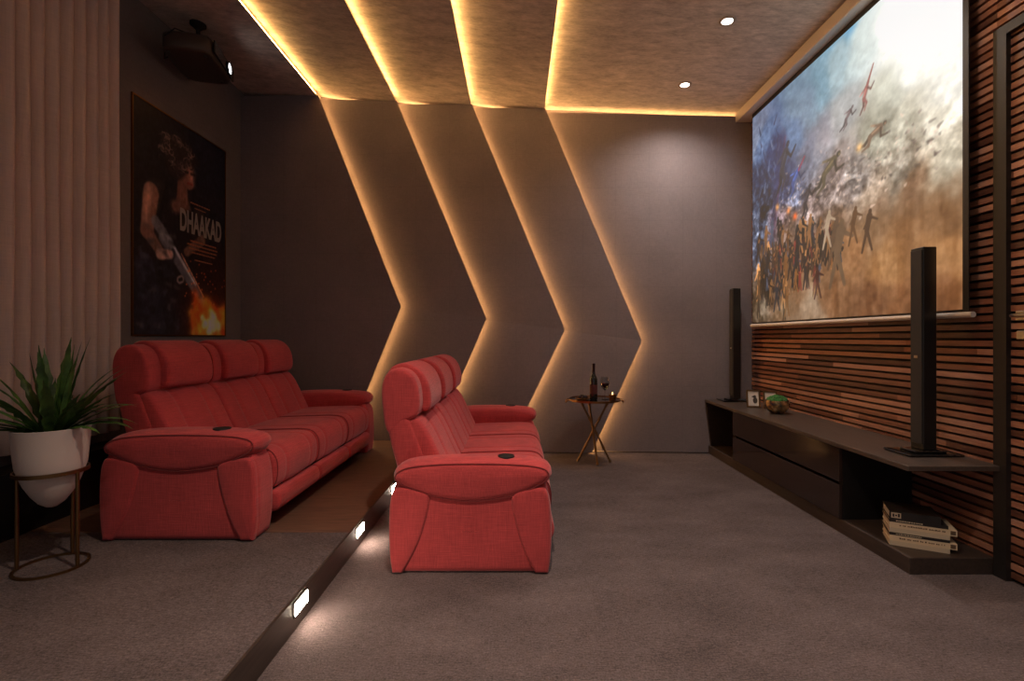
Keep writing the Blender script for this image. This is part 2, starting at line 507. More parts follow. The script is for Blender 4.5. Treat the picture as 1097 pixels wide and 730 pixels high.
# back wall of overlapping arrow-shaped panels
E = [[(-2.150, None), (-1.262, 1.585), (-1.848, PZ)],
     [(-1.306, None), (-0.342, 1.453), (-0.966, 0.0)],
     [(-0.500, None), (0.503, 1.337), (-0.136, 0.0)],
     [(0.290, None), (1.329, 1.215), (0.790, 0.0)]]
GAP = 0.052
wb = MB(); wb.box(XL-0.1, XR+0.2, D+0.07, D+0.15, -0.05, 4.05)
wback = struct('wall_back', wb, M['wall'])
def edge_pts(e, z0):
    (xt, _), (xk, zk), (xb, zb) = e
    return [(xt, ceil_z(xt-0.001)-GAP), (xk, zk), (xb, z0)]
left_edge = [(XL, ceil_z(XL)-GAP), (XL, 1.7), (XL, PZ)]
for k in range(5):
    L = left_edge if k == 0 else edge_pts(E[k-1], PZ if k == 1 else 0.012)
    R = edge_pts(E[k], PZ if k == 0 else 0.012) if k < 4 else [(XR+0.05, ceil_z(XR)-GAP), (XR+0.05, 1.2), (XR+0.05, 0.012)]
    if k == 1: L = [L[0], L[1], (L[2][0], PZ)]; 
    sh = 0.0 if k == 0 else 0.05
    yl = D-0.02 if k == 0 else D+0.012
    yr = D-0.072
    if k > 0:  # high end of the ceiling plank beside the strip
        L = [(L[0][0], ceil_z(L[0][0]+0.001)-GAP), L[1], L[2]]
    mb = MB()
    Lf = [(x-sh, yl+0.002, z) for x, z in L]; lp = 0.022 if k < 4 else 0; Rf = [(x+lp, yr, z) for x, z in R]; Rl = [(x+lp, yr+0.006, z) for x, z in R]; Rm = [(x, yr+0.008, z) for x, z in R]
    # body between the step height and the floor for the panel that starts on the platform
    Lb = [(x-sh, yl+0.03, z) for x, z in L]; Rb = [(x, D+0.04, z) for x, z in R]
    vs = Lf+Rf+Lb+Rb+Rl+Rm
    fs = [(0,1,4,3), (1,2,5,4), (6,7,10,9), (7,8,11,10), (0,3,12,15,9,6), (2,5,14,17,11,8),
          (3,4,13,12), (4,5,14,13), (12,13,16,15), (13,14,17,16), (15,16,10,9), (16,17,11,10), (0,1,7,6), (1,2,8,7)]
    mb.add(vs, fs)
    if k == 1:  # lower piece right of the platform edge already reaches the floor
        pass
    struct('panel', mb, M['wall'], wback)
names = ['leftmost of the four, ending behind the sofa on the platform', 'second from the left, passing behind the nearer sofa back',
         'third from the left, ending behind the nearer sofa seat', 'rightmost of the four, running down behind the side table']
for k in range(4):
    pts = edge_pts(E[k], PZ+0.004 if k == 0 else 0.014)
    mb = MB(); y0, y1 = D-0.046, D-0.032
    for (xa, za), (xb, zb) in zip(pts[:-1], pts[1:]):
        vs = [(x+dx, y, z) for (x, z) in ((xa, za), (xb, zb)) for (dx, y) in ((0.001, y0), (0.006, y0), (0.006, y1), (0.001, y1))]
        mb.add(vs, [(0,1,5,4), (1,2,6,5), (2,3,7,6), (3,0,4,7), (0,3,2,1), (4,5,6,7)])
    o = mb.build('wall_light_strip', M['led'])
    tag(o, 'arrow-shaped amber light strip on the grey wall, '+names[k], 'light strip', 'amber arrow strips on the back wall')
# slim cove strip lying on top of the panels
mb = MB()
for i in range(2, len(CEIL)-1, 2):
    xa, xb = CEIL[i][0]+0.02, min(CEIL[i+1][0]-0.02, XR-0.1)
    za, zb = ceil_z(xa)-GAP-0.004, ceil_z(xb)-GAP-0.004
    vs = [(xa, D+0.044, za+0.018), (xb, D+0.044, zb+0.018), (xb, D+0.052, zb+0.018), (xa, D+0.052, za+0.018)]
    vs += [(x, y, z-0.018) for x, y, z in vs]
    mb.add(vs, [(0,1,2,3), (4,5,6,7), (0,1,5,4), (1,2,6,5), (2,3,7,6), (3,0,4,7)])
tag(mb.build('cove_light_strip', M['ledt']), 'hidden amber strip where the back wall panels meet the ceiling', 'light strip')
mb = MB(); mb.box(-0.9, 1.95, D+0.045, D+0.065, 0.0, 0.010)
struct('trim_foot_glow', mb, M['ledf'])

# left wall
struct('wall_left', MB().box(XL-0.1, XL, YN, D+0.1, -0.05, 4.05), M['lwall'])
struct('trim_ledge', MB().box(XL, -2.80, YN, 3.62, PZ, 0.50), M['void'])

# right wall: black backing with a slat field, and the door set in it
DY0, DY1, DZ = 1.55, 2.555, 2.86     # door frame outer
XS = 2.53
wr = struct('wall_right', MB().box(XR, XR+0.12, YN, D+0.1, -0.05, 4.05), M['black'])
def slats(mb, tones, x0, x1, ya, yb, za, zb, seed):
    rng = random.Random(seed); z = 0.02
    while z < zb:
        if z+0.030 > za:
            lo, hi = max(z, za), min(z+0.030, zb)
            y = ya - rng.random()*0.6
            while y < yb:
                L = rng.uniform(0.45, 1.3); a, b = max(y, ya), min(y+L, yb)
                if b > a and hi > lo:
                    xo = x0+rng.uniform(0, 0.003); mb.box(xo, x1, a, b, lo, hi)
                    t = rng.random(); tones += [t]*6
                y += L
        z += 0.0455
def slat_obj(name, parent, x0, x1, rects, seed):
    mb = MB(); tones = []
    for (ya, yb, za, zb) in rects: slats(mb, tones, x0, x1, ya, yb, za, zb, seed)
    me = bpy.data.meshes.new(name); me.from_pydata(mb.v, [], mb.f); me.materials.append(M['slat'])
    at = me.attributes.new('tone', 'FLOAT', 'FACE'); at.data.foreach_set('value', tones)
    o = bpy.data.objects.new(name, me); C.objects.link(o); o.parent = parent
    return o
slat_obj('slats', wr, XS, XR, [(DY1, D+0.0, 0, 3.66), (DY0, DY1, DZ, 3.66), (YN, DY0, 0, 3.66)], 3)
dr = empty('door_1', (XS, (DY0+DY1)/2, 0)); dr['kind'] = 'structure'
def at_door(mb, name, mat): 
    for i, v in enumerate(mb.v): mb.v[i] = (v[0]-XS, v[1]-(DY0+DY1)/2, v[2])
    return mb.build(name, mat, dr)
fr = MB()
fr.box(XS-0.02, XR, DY1-0.068, DY1, 0, DZ); fr.box(XS-0.02, XR, DY0, DY0+0.068, 0, DZ); fr.box(XS-0.02, XR, DY0+0.068, DY1-0.068, DZ-0.05, DZ)
at_door(fr, 'door_frame', M['dark'])
df = slat_obj('door_leaf', dr, 0.004, 0.03, [(-(DY1-DY0)/2+0.068, (DY1-DY0)/2-0.068, 0.01, DZ-0.05)], 11)
hd = MB(); hy = DY1-0.068-0.06
hd.box(XS-0.012, XS+0.004, hy-0.025, hy+0.025, 1.335, 1.385, b=0.004)
hd.tube([(XS-0.005, hy, 1.36), (XS-0.055, hy, 1.36), (XS-0.06, hy-0.02, 1.36), (XS-0.058, hy-0.13, 1.36)], 0.009)
hd.box(XS-0.010, XS+0.004, hy-0.022, hy+0.022, 1.24, 1.285, b=0.004)
at_door(hd, 'door_handle', M['chrome'])

# ---------------------------------------------------------------- lamps
def downlight(x, y, label, power=1.0, cone=150, col=(1, 0.91, 0.84)):
    z = ceil_z(x)
    r = empty('ceiling_spotlight', (x, y, z), label=label, cat='ceiling light', group='round spotlights in the ceiling')
    tilt = -math.atan2(CEIL[8][1]-CEIL[9][1], CEIL[9][0]-CEIL[8][0]) if x > 0.29 else -0.13
    mb = MB(); mb.lathe([(0.040, -0.003), (0.043, -0.008), (0.062, -0.006), (0.066, 0.001), (0.040, 0.004), (0.040, -0.003)], 32, cap=False)
    a = mb.build('trim_ring', M['ringm'], r, smooth=True); a.rotation_euler = (0, -tilt, 0)
    mb = MB(); mb.lathe([(0.001, -0.006), (0.040, -0.005), (0.040, 0.0)], 32)
    b = mb.build('lamp_lens', M['lens'], r, smooth=True); b.rotation_euler = (0, -tilt, 0)
    l = bpy.data.lights.new('spot_beam', 'SPOT'); l.energy = 75*power; l.color = col
    l.spot_size = math.radians(cone); l.spot_blend = 1.0; l.shadow_soft_size = 0.05
    lo = bpy.data.objects.new('spot_beam', l); C.objects.link(lo); lo.parent = r; lo.location = (0, 0, -0.03)
    return r
downlight(1.64, 4.72, 'round white ceiling spotlight nearer the grey back wall', 1.0)
downlight(1.64, 3.77, 'round white ceiling spotlight nearer the viewer, close to the top of the picture', 0.8)
downlight(1.64, 2.3, 'added round ceiling fill light, out of view above the viewer near the door side', 0.6)  # unseen lamp, added with the next two to fill the room with light
downlight(1.5, 0.6, 'added round ceiling fill light, out of view over the open carpet behind the viewer', 0.9, 120)  # out-of-view fitting added for fill light
downlight(0.05, 1.15, 'added round ceiling fill light, out of view over the carpet in front of the nearer sofa', 4.8, 104, (1, 0.80, 0.64))  # strong warm fill lamp added out of view to brighten the sofas

for y, lb in ((2.125, 'glowing white step light nearest the bottom edge of the picture'), (2.93, 'glowing white step light between the nearest and farthest ones'),
              (3.73, 'glowing white step light just showing past the nearer sofa back'), (4.53, 'glowing white step light hidden beyond the nearer sofa')):
    if y > 4: continue
    r = empty('step_light', (STEPX, y, 0.088), label=lb+', set in the platform riser', cat='step light', group='step lights in the platform riser')
    mb = MB(); mb.box(0.0005, 0.004, -0.068, 0.068, -0.030, 0.032)
    mb.build('light_housing', M['dark'], r)
    mb = MB(); mb.box(0.004, 0.007, -0.060, 0.060, -0.024, 0.026)
    mb.build('light_lens', M['steplens'], r)

# ---------------------------------------------------------------- sofas
def make_sofa():
    W, A = 2.20, 0.21
    r = empty('recliner_sofa')
    body = [(0.008,0.0), (0.008,0.0), (0.006,0.01), (-0.006,0.10), (-0.012,0.27), (0.0,0.42), (0.03,0.50), (0.20,0.53), (0.62,0.53), (0.80,0.50),
            (0.843,0.42), (0.858,0.27), (0.852,0.10), (0.838,0.01), (0.836,0.0), (0.836,0.0)]
    pad = [(0.012,0.505), (0.025,0.545), (0.10,0.578), (0.28,0.592), (0.50,0.594), (0.70,0.588), (0.81,0.572), (0.845,0.545), (0.848,0.505),
           (0.80,0.465), (0.66,0.405), (0.50,0.378), (0.38,0.375), (0.24,0.395), (0.10,0.445), (0.03,0.478)]
    rear = [(0.008,0.004), (0.008,0.006), (-0.006,0.10), (-0.010,0.27), (0.0,0.43), (0.04,0.47), (0.20,0.44), (0.215,0.40), (0.195,0.30), (0.155,0.17), (0.105,0.07), (0.062,0.004), (0.062,0.004)]
    front = [(0.835,0.004), (0.836,0.006), (0.85,0.10), (0.852,0.27), (0.84,0.43), (0.80,0.47), (0.65,0.44), (0.632,0.40), (0.65,0.30), (0.685,0.17), (0.725,0.07), (0.765,0.004), (0.765,0.004)]
    for side in (0, 1):
        if side == 0: f = lambda y: y
        else: f = lambda y: W-y
        mt = None if side == 0 else Matrix(((1,0,0,0), (0,-1,0,W), (0,0,1,0), (0,0,0,1)))
        mb = MB(); cushion(mb, body, 0.022, A, r=0.035, bulge=0.006, mtx=mt, n=96)
        arm = mb.build('arm', M['red'], r, smooth=True, angle=60)
        for o_ in (rear, front):
            mb = MB(); cushion(mb, o_, 0.006, 0.06, r=0.022, bulge=0.006, mtx=mt, n=64)
            mb.build('arm_side_panel', M['red'], arm, smooth=True, angle=60)
        mb = MB(); P = cushion(mb, pad, 0.0, A+0.012, r=0.045, bulge=0.006, mtx=mt, n=96, crown=0.012)
        ar = mb.build('armrest', M['red'], r, smooth=True, angle=60)
        Q = inset(P, 0.010)
        mb = MB(); mb.tube([(float(q[0]), f(0.012), float(q[1])) for q in Q], 0.0036, 6, closed=True)
        mb.build('piping', M['redp'], ar, smooth=True)
        cx, cy, cz = 0.61, f(0.105), 0.5985
        mb = MB(); mb.lathe([(0.036, 0.002), (0.038, 0.008), (0.045, 0.008), (0.047, 0.003), (0.047, -0.01)], 32, loc=(cx, cy, cz), cap=False)
        mb.lathe([(0.001, 0.003), (0.037, 0.003), (0.037, 0.006)], 32, loc=(cx, cy, cz))
        mb.build('cup_holder', M['void'], ar, smooth=True)
    n = 3; w = (W-2*A)/n
    mb = MB(); mb.box(0.10, 0.76, A-0.02, W-A+0.02, 0.035, 0.24); mb.build('base_frame', M['void'], r)
    shell = [(0.10,0.10), (0.06,0.25), (0.0,0.44), (-0.015,0.52), (-0.045,0.62), (-0.075,0.76), (-0.080,0.82), (0.0,0.84), (0.06,0.80), (0.13,0.62), (0.20,0.45), (0.25,0.20), (0.22,0.10)]
    mb = MB(); cushion(mb, shell, A-0.01, W-A+0.01, r=0.03, bulge=0.004, ny=6); mb.build('back_shell', M['red'], r, smooth=True, angle=60)
    seat = [(0.22,0.30), (0.22,0.44), (0.30,0.455), (0.55,0.462), (0.74,0.468), (0.82,0.455), (0.862,0.40), (0.868,0.32), (0.85,0.235), (0.80,0.215), (0.5,0.24)]
    back = [(0.02,0.74), (0.05,0.80), (0.10,0.795), (0.155,0.73), (0.205,0.63), (0.255,0.52), (0.295,0.44), (0.27,0.38), (0.18,0.40), (0.09,0.56)]
    foot = [(0.80,0.085), (0.862,0.09), (0.885,0.13), (0.885,0.175), (0.862,0.212), (0.80,0.215)]
    head = [(-0.080,0.72), (-0.098,0.86), (-0.104,0.96), (-0.085,1.035), (-0.04,1.075), (0.02,1.078), (0.075,1.045), (0.108,0.98), (0.118,0.89), (0.112,0.82), (0.085,0.79), (0.02,0.775), (-0.04,0.70)]
    wrap = [(-0.117,0.93), (-0.108,1.02), (-0.075,1.078), (-0.02,1.102), (0.04,1.096), (0.106,1.058), (0.150,0.985), (0.166,0.90), (0.158,0.822), (0.112,0.808), (0.07,0.86), (0.06,0.98), (0.0,1.04), (-0.07,0.99), (-0.09,0.93)]
    for k in range(n):
        y0, y1 = A+k*w, A+(k+1)*w; m = (y0+y1)/2
        mb = MB(); cushion(mb, seat, y0+0.002, y1-0.002, r=0.028, grooves=(y0+0.13, y1-0.13), gd=0.006, gw=0.012, bulge=0.003, n=80, crown=0.006)
        s_ = mb.build('seat_cushion', M['red'], r, smooth=True, angle=60)
        mb = MB(); P = resample(chaikin(seat, 2), 80)
        for yy in (y0+0.018,):
            Q = inset(P, 0.001); mb.tube([(float(q[0]), yy, float(q[1])) for q in Q], 0.003, 6, closed=True)
        mb.build('piping', M['redp'], s_, smooth=True)
        mb = MB(); cushion(mb, back, y0+0.002, y1-0.002, r=0.03, grooves=(y0+0.17, y1-0.17), gd=0.008, gw=0.018, bulge=0.003, n=80, crown=0.006)
        b_ = mb.build('back_cushion', M['red'], r, smooth=True, angle=60)
        mb = MB(); cushion(mb, head, y0-(0.012 if k == 0 else -0.002), y1-0.002, r=0.024, bulge=0.004, n=80)
        h_ = mb.build('headrest', M['red'], r, smooth=True, angle=60)
        mb = MB(); Q = inset(resample(chaikin(head, 2), 80), 0.008); mb.tube([(float(q[0]), y0+0.010, float(q[1])) for q in Q], 0.003, 6, closed=True)
        mb.build('piping', M['redp'], h_, smooth=True)
        mb = MB(); cushion(mb, wrap, y0+0.095, y1-0.065, r=0.022, bulge=0.003, n=96)
        mb.build('headrest_pad', M['red'], h_, smooth=True, angle=60)
        mb = MB(); cushion(mb, foot, y0+0.004, y1-0.004, r=0.025, bulge=0.004, n=48)
        mb.build('footrest', M['red'], r, smooth=True, angle=60)
    return r
s1 = make_sofa(); s1.location = (-0.665, 2.549, 0.0)
tag(s1, 'red three-seat recliner sofa standing on the carpet below the step, nearer the projection screen', 'sofa', 'red recliner sofas')
s2 = copy_tree(s1); s2.location = (-2.275, 2.64, PZ)
s2.scale = (1.0, 1.02, 1.0)
tag(s2, 'red three-seat recliner sofa up on the raised platform beside the potted plant', 'sofa', 'red recliner sofas')

# ---------------------------------------------------------------- media unit and what stands on it
UT = 0.583
u = empty('media_unit', (2.3, 3.9, 0), label='long low dark brown media unit along the slatted wall with drawers and open ends', cat='media unit')
def up(mb, name, mat, parent=u, **k):
    for i, v in enumerate(mb.v): mb.v[i] = (v[0]-2.3, v[1]-3.9, v[2])
    return mb.build(name, mat, parent, **k)
YF, YE = D-0.045, 2.52
mb = MB(); mb.box(2.035, XS-0.002, YE, YF, UT-0.028, UT, b=0.003); up(mb, 'top_board', M['unit'])
mb = MB(); mb.box(2.075, XS-0.002, 2.56, YF, 0.0, 0.088, b=0.003); up(mb, 'plinth', M['unit2'])
mb = MB(); mb.box(2.085, XS-0.004, 3.10, 3.13, 0.088, UT-0.028); mb.box(2.085, XS-0.004, 4.60, 4.625, 0.088, UT-0.028)
mb.box(XS-0.03, XS-0.004, 3.13, 4.60, 0.088, UT-0.028); mb.box(2.12, XS-0.03, 3.13, 4.60, 0.088, 0.1); up(mb, 'carcass', M['void'])
mb = MB(); vs = [(2.040, y, UT-0.028) for y in (YF-0.03, YF)]+[(2.095, y, 0.088) for y in (YF-0.03, YF)]+[(XS-0.004, y, 0.088) for y in (YF-0.03, YF)]+[(XS-0.004, y, UT-0.028) for y in (YF-0.03, YF)]
mb.add(vs, [(0,2,4,6), (1,3,5,7), (0,1,3,2), (2,3,5,4), (4,5,7,6), (6,7,1,0)]); up(mb, 'end_panel', M['unit2'])
for z0, z1 in ((0.092, 0.308), (0.328, UT-0.031)):
    mb = MB(); mb.box(2.062, 2.084, 3.10, 4.625, z0, z1, b=0.002); up(mb, 'drawer_front', M['drawer'])

def speaker(x, y, label):
    r = empty('tower_speaker', (x, y, UT), label=label, cat='speaker', group='tall black tower speakers')
    mb = MB(); mb.box(-0.155, 0.155, -0.10, 0.10, 0.002, 0.014, b=0.004); mb.box(-0.09, 0.09, -0.06, 0.06, 0.014, 0.026, b=0.004); mb.build('base_plate', M['glossb'], r)
    mb = MB(); mb.box(-0.034, 0.044, -0.045, 0.045, 0.026, 1.185, b=0.004); mb.build('cabinet', M['spk'], r)
    mb = MB(); mb.box(-0.040, -0.034, -0.039, 0.039, 0.06, 1.17, b=0.002); mb.build('speaker_grille', M['spkg'], r)
    mb = MB(); mb.box(-0.042, -0.040, -0.012, 0.012, 0.55, 0.565); mb.build('badge', M['chrome'], r)
    return r
speaker(2.345, 2.80, 'tall slim black tower speaker on the near end of the media unit')
speaker(2.305, 5.12, 'tall slim black tower speaker in the far corner beside the grey wall')

def frame(x, y, rz, label, w=0.12, h=0.165):
    r = empty('photo_frame', (x, y, UT), rz, label=label, cat='photo frame', group='small photo frames on the media unit')
    T = Matrix.Rotation(math.radians(-10), 4, 'X')
    T = Matrix.Translation((0, 0, 0.004)) @ T
    b = 0.014
    mb = MB()
    for x0, x1, z0, z1 in ((-w/2, w/2, 0, b), (-w/2, w/2, h-b, h), (-w/2, -w/2+b, b, h-b), (w/2-b, w/2, b, h-b)): mb.box(x0, x1, -0.006, 0.008, z0, z1, T)
    mb.box(-w/2+0.004, w/2-0.004, 0.004, 0.007, 0.004, h-0.004, T)
    mb.build('frame_border', M['bronze'], r)
    mb = MB(); mb.box(-w/2+b, w/2-b, 0.0, 0.004, b, h-b, T); ph = mb.build('photograph', M['paper'], r)
    mb = MB(); 
    mb.ball((0.012, -0.0005, h*0.62), 0.014, 8, mtx=T @ Matrix.Diagonal((1, 0.06, 1, 1))); mb.ball((0.016, -0.0005, h*0.40), 0.020, 8, 1.5, mtx=T @ Matrix.Diagonal((1, 0.06, 1, 1)))
    mb.build('picture_figure', M['photo'], ph, smooth=True)
    mb = MB(); mb.box(-0.012, 0.012, 0.0, 0.003, 0.0, h*0.7, Matrix.Translation((0, 0.052, 0.0)) @ Matrix.Rotation(math.radians(20), 4, 'X')); mb.build('frame_prop', M['bookb'], r)
    return r
frame(2.26, 4.62, math.radians(-14), 'small pale photo frame standing nearer the far tower speaker')
frame(2.37, 4.52, math.radians(-14), 'small pale photo frame half hidden behind the round mossy bowl')
r = empty('moss_bowl', (2.30, 4.28, UT), label='round shiny glass bowl filled with green moss on the media unit', cat='bowl')
mb = MB(); mb.lathe([(0.001, 0.004), (0.045, 0.002), (0.075, 0.022), (0.096, 0.060), (0.100, 0.090), (0.094, 0.118), (0.088, 0.118), (0.093, 0.09), (0.088, 0.06), (0.001, 0.03)], 32); mb.build('bowl', M['bowl'], r, smooth=True)
mb = MB(); rg = random.Random(2)
for i in range(46):
    a = rg.random()*6.283; q = math.sqrt(rg.random())*0.072
    mb.ball((q*math.cos(a), q*math.sin(a), 0.112+0.035*(1-(q/0.08)**2)), rg.uniform(0.012, 0.02), 6)
mb.ball((0,0,0.105), 0.082, 10, 0.5); mb.build('moss', M['moss'], r, smooth=True)

# books: spines towards the viewer
bx0, by0 = 2.095, 2.725; ang = math.atan2(2.60-2.725, 2.335-2.095)
z = 0.0885; rg = random.Random(5)
spec = [('plain', 0.262, 0.024, 'cream'), ('text', 0.292, 0.032, 'cream'), ('black', 0.262, 0.015, 'bookb'),
        ('plain', 0.262, 0.024, 'cream'), ('text', 0.292, 0.032, 'cream'), ('black', 0.255, 0.017, 'bookb'), ('top', 0.225, 0.042, 'bookb')]
lab = ['plain pale book at the very bottom of the stack', 'cream book with printed spine, lower of two marked with a square',
       'thin black book in the middle of the stack between pale books', 'plain pale book just above the middle thin black one',
       'cream book with printed spine, upper of two marked with a square', 'thin black book with small pale print under the topmost book',
       'thick dark book with a pale spine label, topmost of the stack']
for (k, L, t, mt_), lb in zip(spec, lab):
    off = rg.uniform(-0.003, 0.003)
    r = empty('book', (bx0, by0, z), ang, label=lb, cat='book', group='books stacked on the plinth')
    mc = M['cream2'] if k == 'plain' else M[mt_]
    mb = MB(); dp = 0.19
    mb.box(0, L, 0, 0.004, 0, t); mb.box(0, L, 0.004, dp, 0, 0.003); mb.box(0, L, 0.004, dp, t-0.003, t); mb.build('cover', mc, r)
    mb = MB(); mb.box(0.004, L-0.004, 0.0045, dp-0.004, 0.0032, t-0.0032); mb.build('pages', M['pages'], r)
    mb = MB()
    if k == 'text':
        x = 0.045
        while x < L-0.05:
            w_ = rg.uniform(0.003, 0.008); hh = rg.uniform(0.005, 0.008); mb.box(x, x+w_, -0.0012, 0, t*0.45, t*0.45+hh)
            x += w_+(0.002 if rg.random() < 0.8 else 0.008)
        mb.box(L-0.028, L-0.006, -0.0012, 0, t*0.2, t*0.85)
        mb.build('spine_lettering', M['ink'], r)
    elif k == 'black':
        x = 0.03
        while x < L*0.55: w_ = rg.uniform(0.003, 0.009); mb.box(x, x+w_, -0.0012, 0, t*0.35, t*0.7); x += w_+0.003
        mb.build('spine_lettering', M['cream2'], r)
    elif k == 'top':
        mb.box(0.008, 0.052, -0.0012, 0, t*0.15, t*0.85); lp = mb.build('spine_label', M['cream2'], r)
        mb = MB(); mb.box(0.014, 0.022, -0.002, -0.0012, t*0.3, t*0.7); mb.box(0.026, 0.034, -0.002, -0.0012, t*0.4, t*0.6); mb.box(0.038, 0.047, -0.002, -0.0012, t*0.3, t*0.75)
        mb.build('label_print', M['bookb'], lp)
    z += t+0.0006

# ---------------------------------------------------------------- projection screen
sx = 2.448; SY0, SY1, SZ0, SZ1 = 5.02, 2.66, 1.405, 3.52
ps = empty('projection_screen', (sx, 3.84, 1.35), label='large pull-down projection screen showing a battle scene on the slatted wall', cat='projection screen')
def rel(mb):
    for i, v in enumerate(mb.v): mb.v[i] = (v[0]-sx, v[1]-3.84, v[2]-1.35)
    return mb
rel(MB().box(sx-0.001, sx+0.004, SY1-0.035, SY0+0.012, SZ0-0.01, SZ1+0.05)).build('screen_border', M['dark'], ps)
mb = MB(); mb.box(sx-0.002, sx-0.001, SY1-0.035, SY1+0.012, SZ0-0.012, SZ1+0.04)
mb.box(sx-0.002, sx-0.001, SY1, SY0, SZ0-0.012, SZ0+0.028)
rel(mb).build('dark_margin', M['dark'], ps)
mb = MB(); mb.tube([(sx, SY1-0.06, SZ0-0.03), (sx, SY0+0.03, SZ0-0.03)], 0.016, 12); rel(mb).build('bottom_bar', M['white'], ps, smooth=True)
mb = MB(); mb.box(2.36, XS-0.001, 1.9, D-0.05, SZ1+0.045, ceil_z(2.45)-0.012, b=0.006); rel(mb).build('screen_housing', M['white'], ps)
rng = np.random.default_rng(4)
sw, sh_ = SY0-SY1, SZ1-SZ0
nx, ny = 400, 360
cv = Canvas(sw, sh_, nx, ny)
def uv(px, py):
    s_ = (px-VX)/sx; d = F/s_; return (SY0-d, H+(VY-py)/s_-SZ0)
ctrl = []
for px, py, c in [(812,140,(120,130,150)), (820,150,(96,118,150)), (815,185,(26,42,70)), (832,165,(30,50,88)), (845,150,(96,120,150)), (822,215,(22,36,58)), (860,110,(120,140,158)), (880,90,(120,150,165)),
     (900,60,(165,184,190)), (925,35,(205,215,212)), (905,30,(120,165,190)), (960,30,(250,250,246)), (980,60,(252,252,244)), (1020,20,(255,255,252)), (1020,90,(250,250,244)), (1000,130,(226,220,204)), (1020,170,(212,204,186)),
     (950,100,(196,196,182)), (940,140,(150,148,134)), (970,130,(184,180,164)), (900,130,(168,170,170)), (880,150,(130,132,142)), (1010,190,(178,168,150)), (960,190,(132,124,112)), (915,180,(150,142,138)), (930,205,(170,150,132)), (900,190,(140,126,122)),
     (870,160,(96,100,116)), (855,200,(84,90,112)), (840,195,(50,60,90)), (835,235,(140,120,124)), (815,250,(70,80,100)), (870,225,(150,132,128)), (850,255,(96,74,58)), (900,235,(120,96,78)), (940,220,(150,124,104)), (940,235,(126,98,72)), (985,205,(122,94,72)), (1010,225,(124,92,64)), (1020,205,(132,104,80)),
     (980,240,(128,94,64)), (1015,260,(166,124,86)), (960,280,(160,120,82)), (915,270,(144,106,74)), (880,285,(126,94,68)), (860,300,(130,100,76)), (830,310,(96,74,58)), (815,330,(84,70,56)), (840,330,(124,100,78)), (885,320,(120,86,60)), (935,322,(110,76,52)),
     (1010,315,(128,90,62)), (970,310,(124,86,58)), (870,330,(150,128,108)), (985,330,(104,72,50)), (900,0,(140,175,195)), (950,-60,(250,250,246)), (860,-20,(120,160,190)), (820,60,(100,130,165)), (1020,-150,(255,255,252)), (1000,-300,(235,240,240))]:
    ctrl.append((*uv(px, py), c))
wp = (fractal(ny, nx, 7, rng, 4)-0.5)*0.30, (fractal(ny, nx, 7, rng, 4)-0.5)*0.30
cv.base(ctrl, 4.4, wp)
n1 = fractal(ny, nx, 22, rng, 4); n2 = fractal(ny, nx, 50, rng, 3); n3 = fractal(ny, nx, 9, rng, 4, 6)
U, V = cv.X/sw, cv.Y/sh_
rub = np.exp(-((V-0.47-0.02*np.sin(U*9))/0.10)**2)*np.clip(1.15-U*0.55, 0, 1) + np.clip(0.30-U, 0, 1)*2*np.clip(1.3-V, 0, 1)
cv.A += ((n1-0.5)*150*rub)[...,None]; cv.A += ((n2-0.5)*130*rub)[...,None]
cv.A += ((n3-0.5)*46*np.clip(0.42-V, 0, 0.15)/0.15)[...,None]
cv.A += ((n2-0.5)*26)[...,None]
# pale rubble blocks
rr = random.Random(9)
for _ in range(230):
    u_ = rr.uniform(0.22, 0.95); v_ = rr.gauss(0.50, 0.05)-0.02*u_; k = rr.uniform(0.7, 1.25)
    c = (196*k, 176*k, 162*k) if rr.random() < 0.65 else (74*k, 64*k, 62*k)
    a = rr.random()*3.14; L = rr.uniform(0.008, 0.04)
    x_, y_ = u_*sw, v_*sh_; cv.capsule(x_, y_, x_+L*math.cos(a), y_+L*math.sin(a)*0.6, 0.010, 0.004, c, 0.55, 0.01)
for _ in range(70):   # dark debris clouds at left
    u_ = rr.uniform(0.0, 0.25); v_ = rr.uniform(0.42, 0.9); x_, y_ = u_*sw, v_*sh_; a = rr.uniform(0.8, 2.2); L = rr.uniform(0.02, 0.12)
    c = rr.choice([(22,32,54), (30,46,78), (120,130,150), (44,40,60), (90,104,130)])
    cv.capsule(x_, y_, x_+L*math.cos(a), y_+L*math.sin(a), 0.014, 0.004, c, 0.6, 0.014)
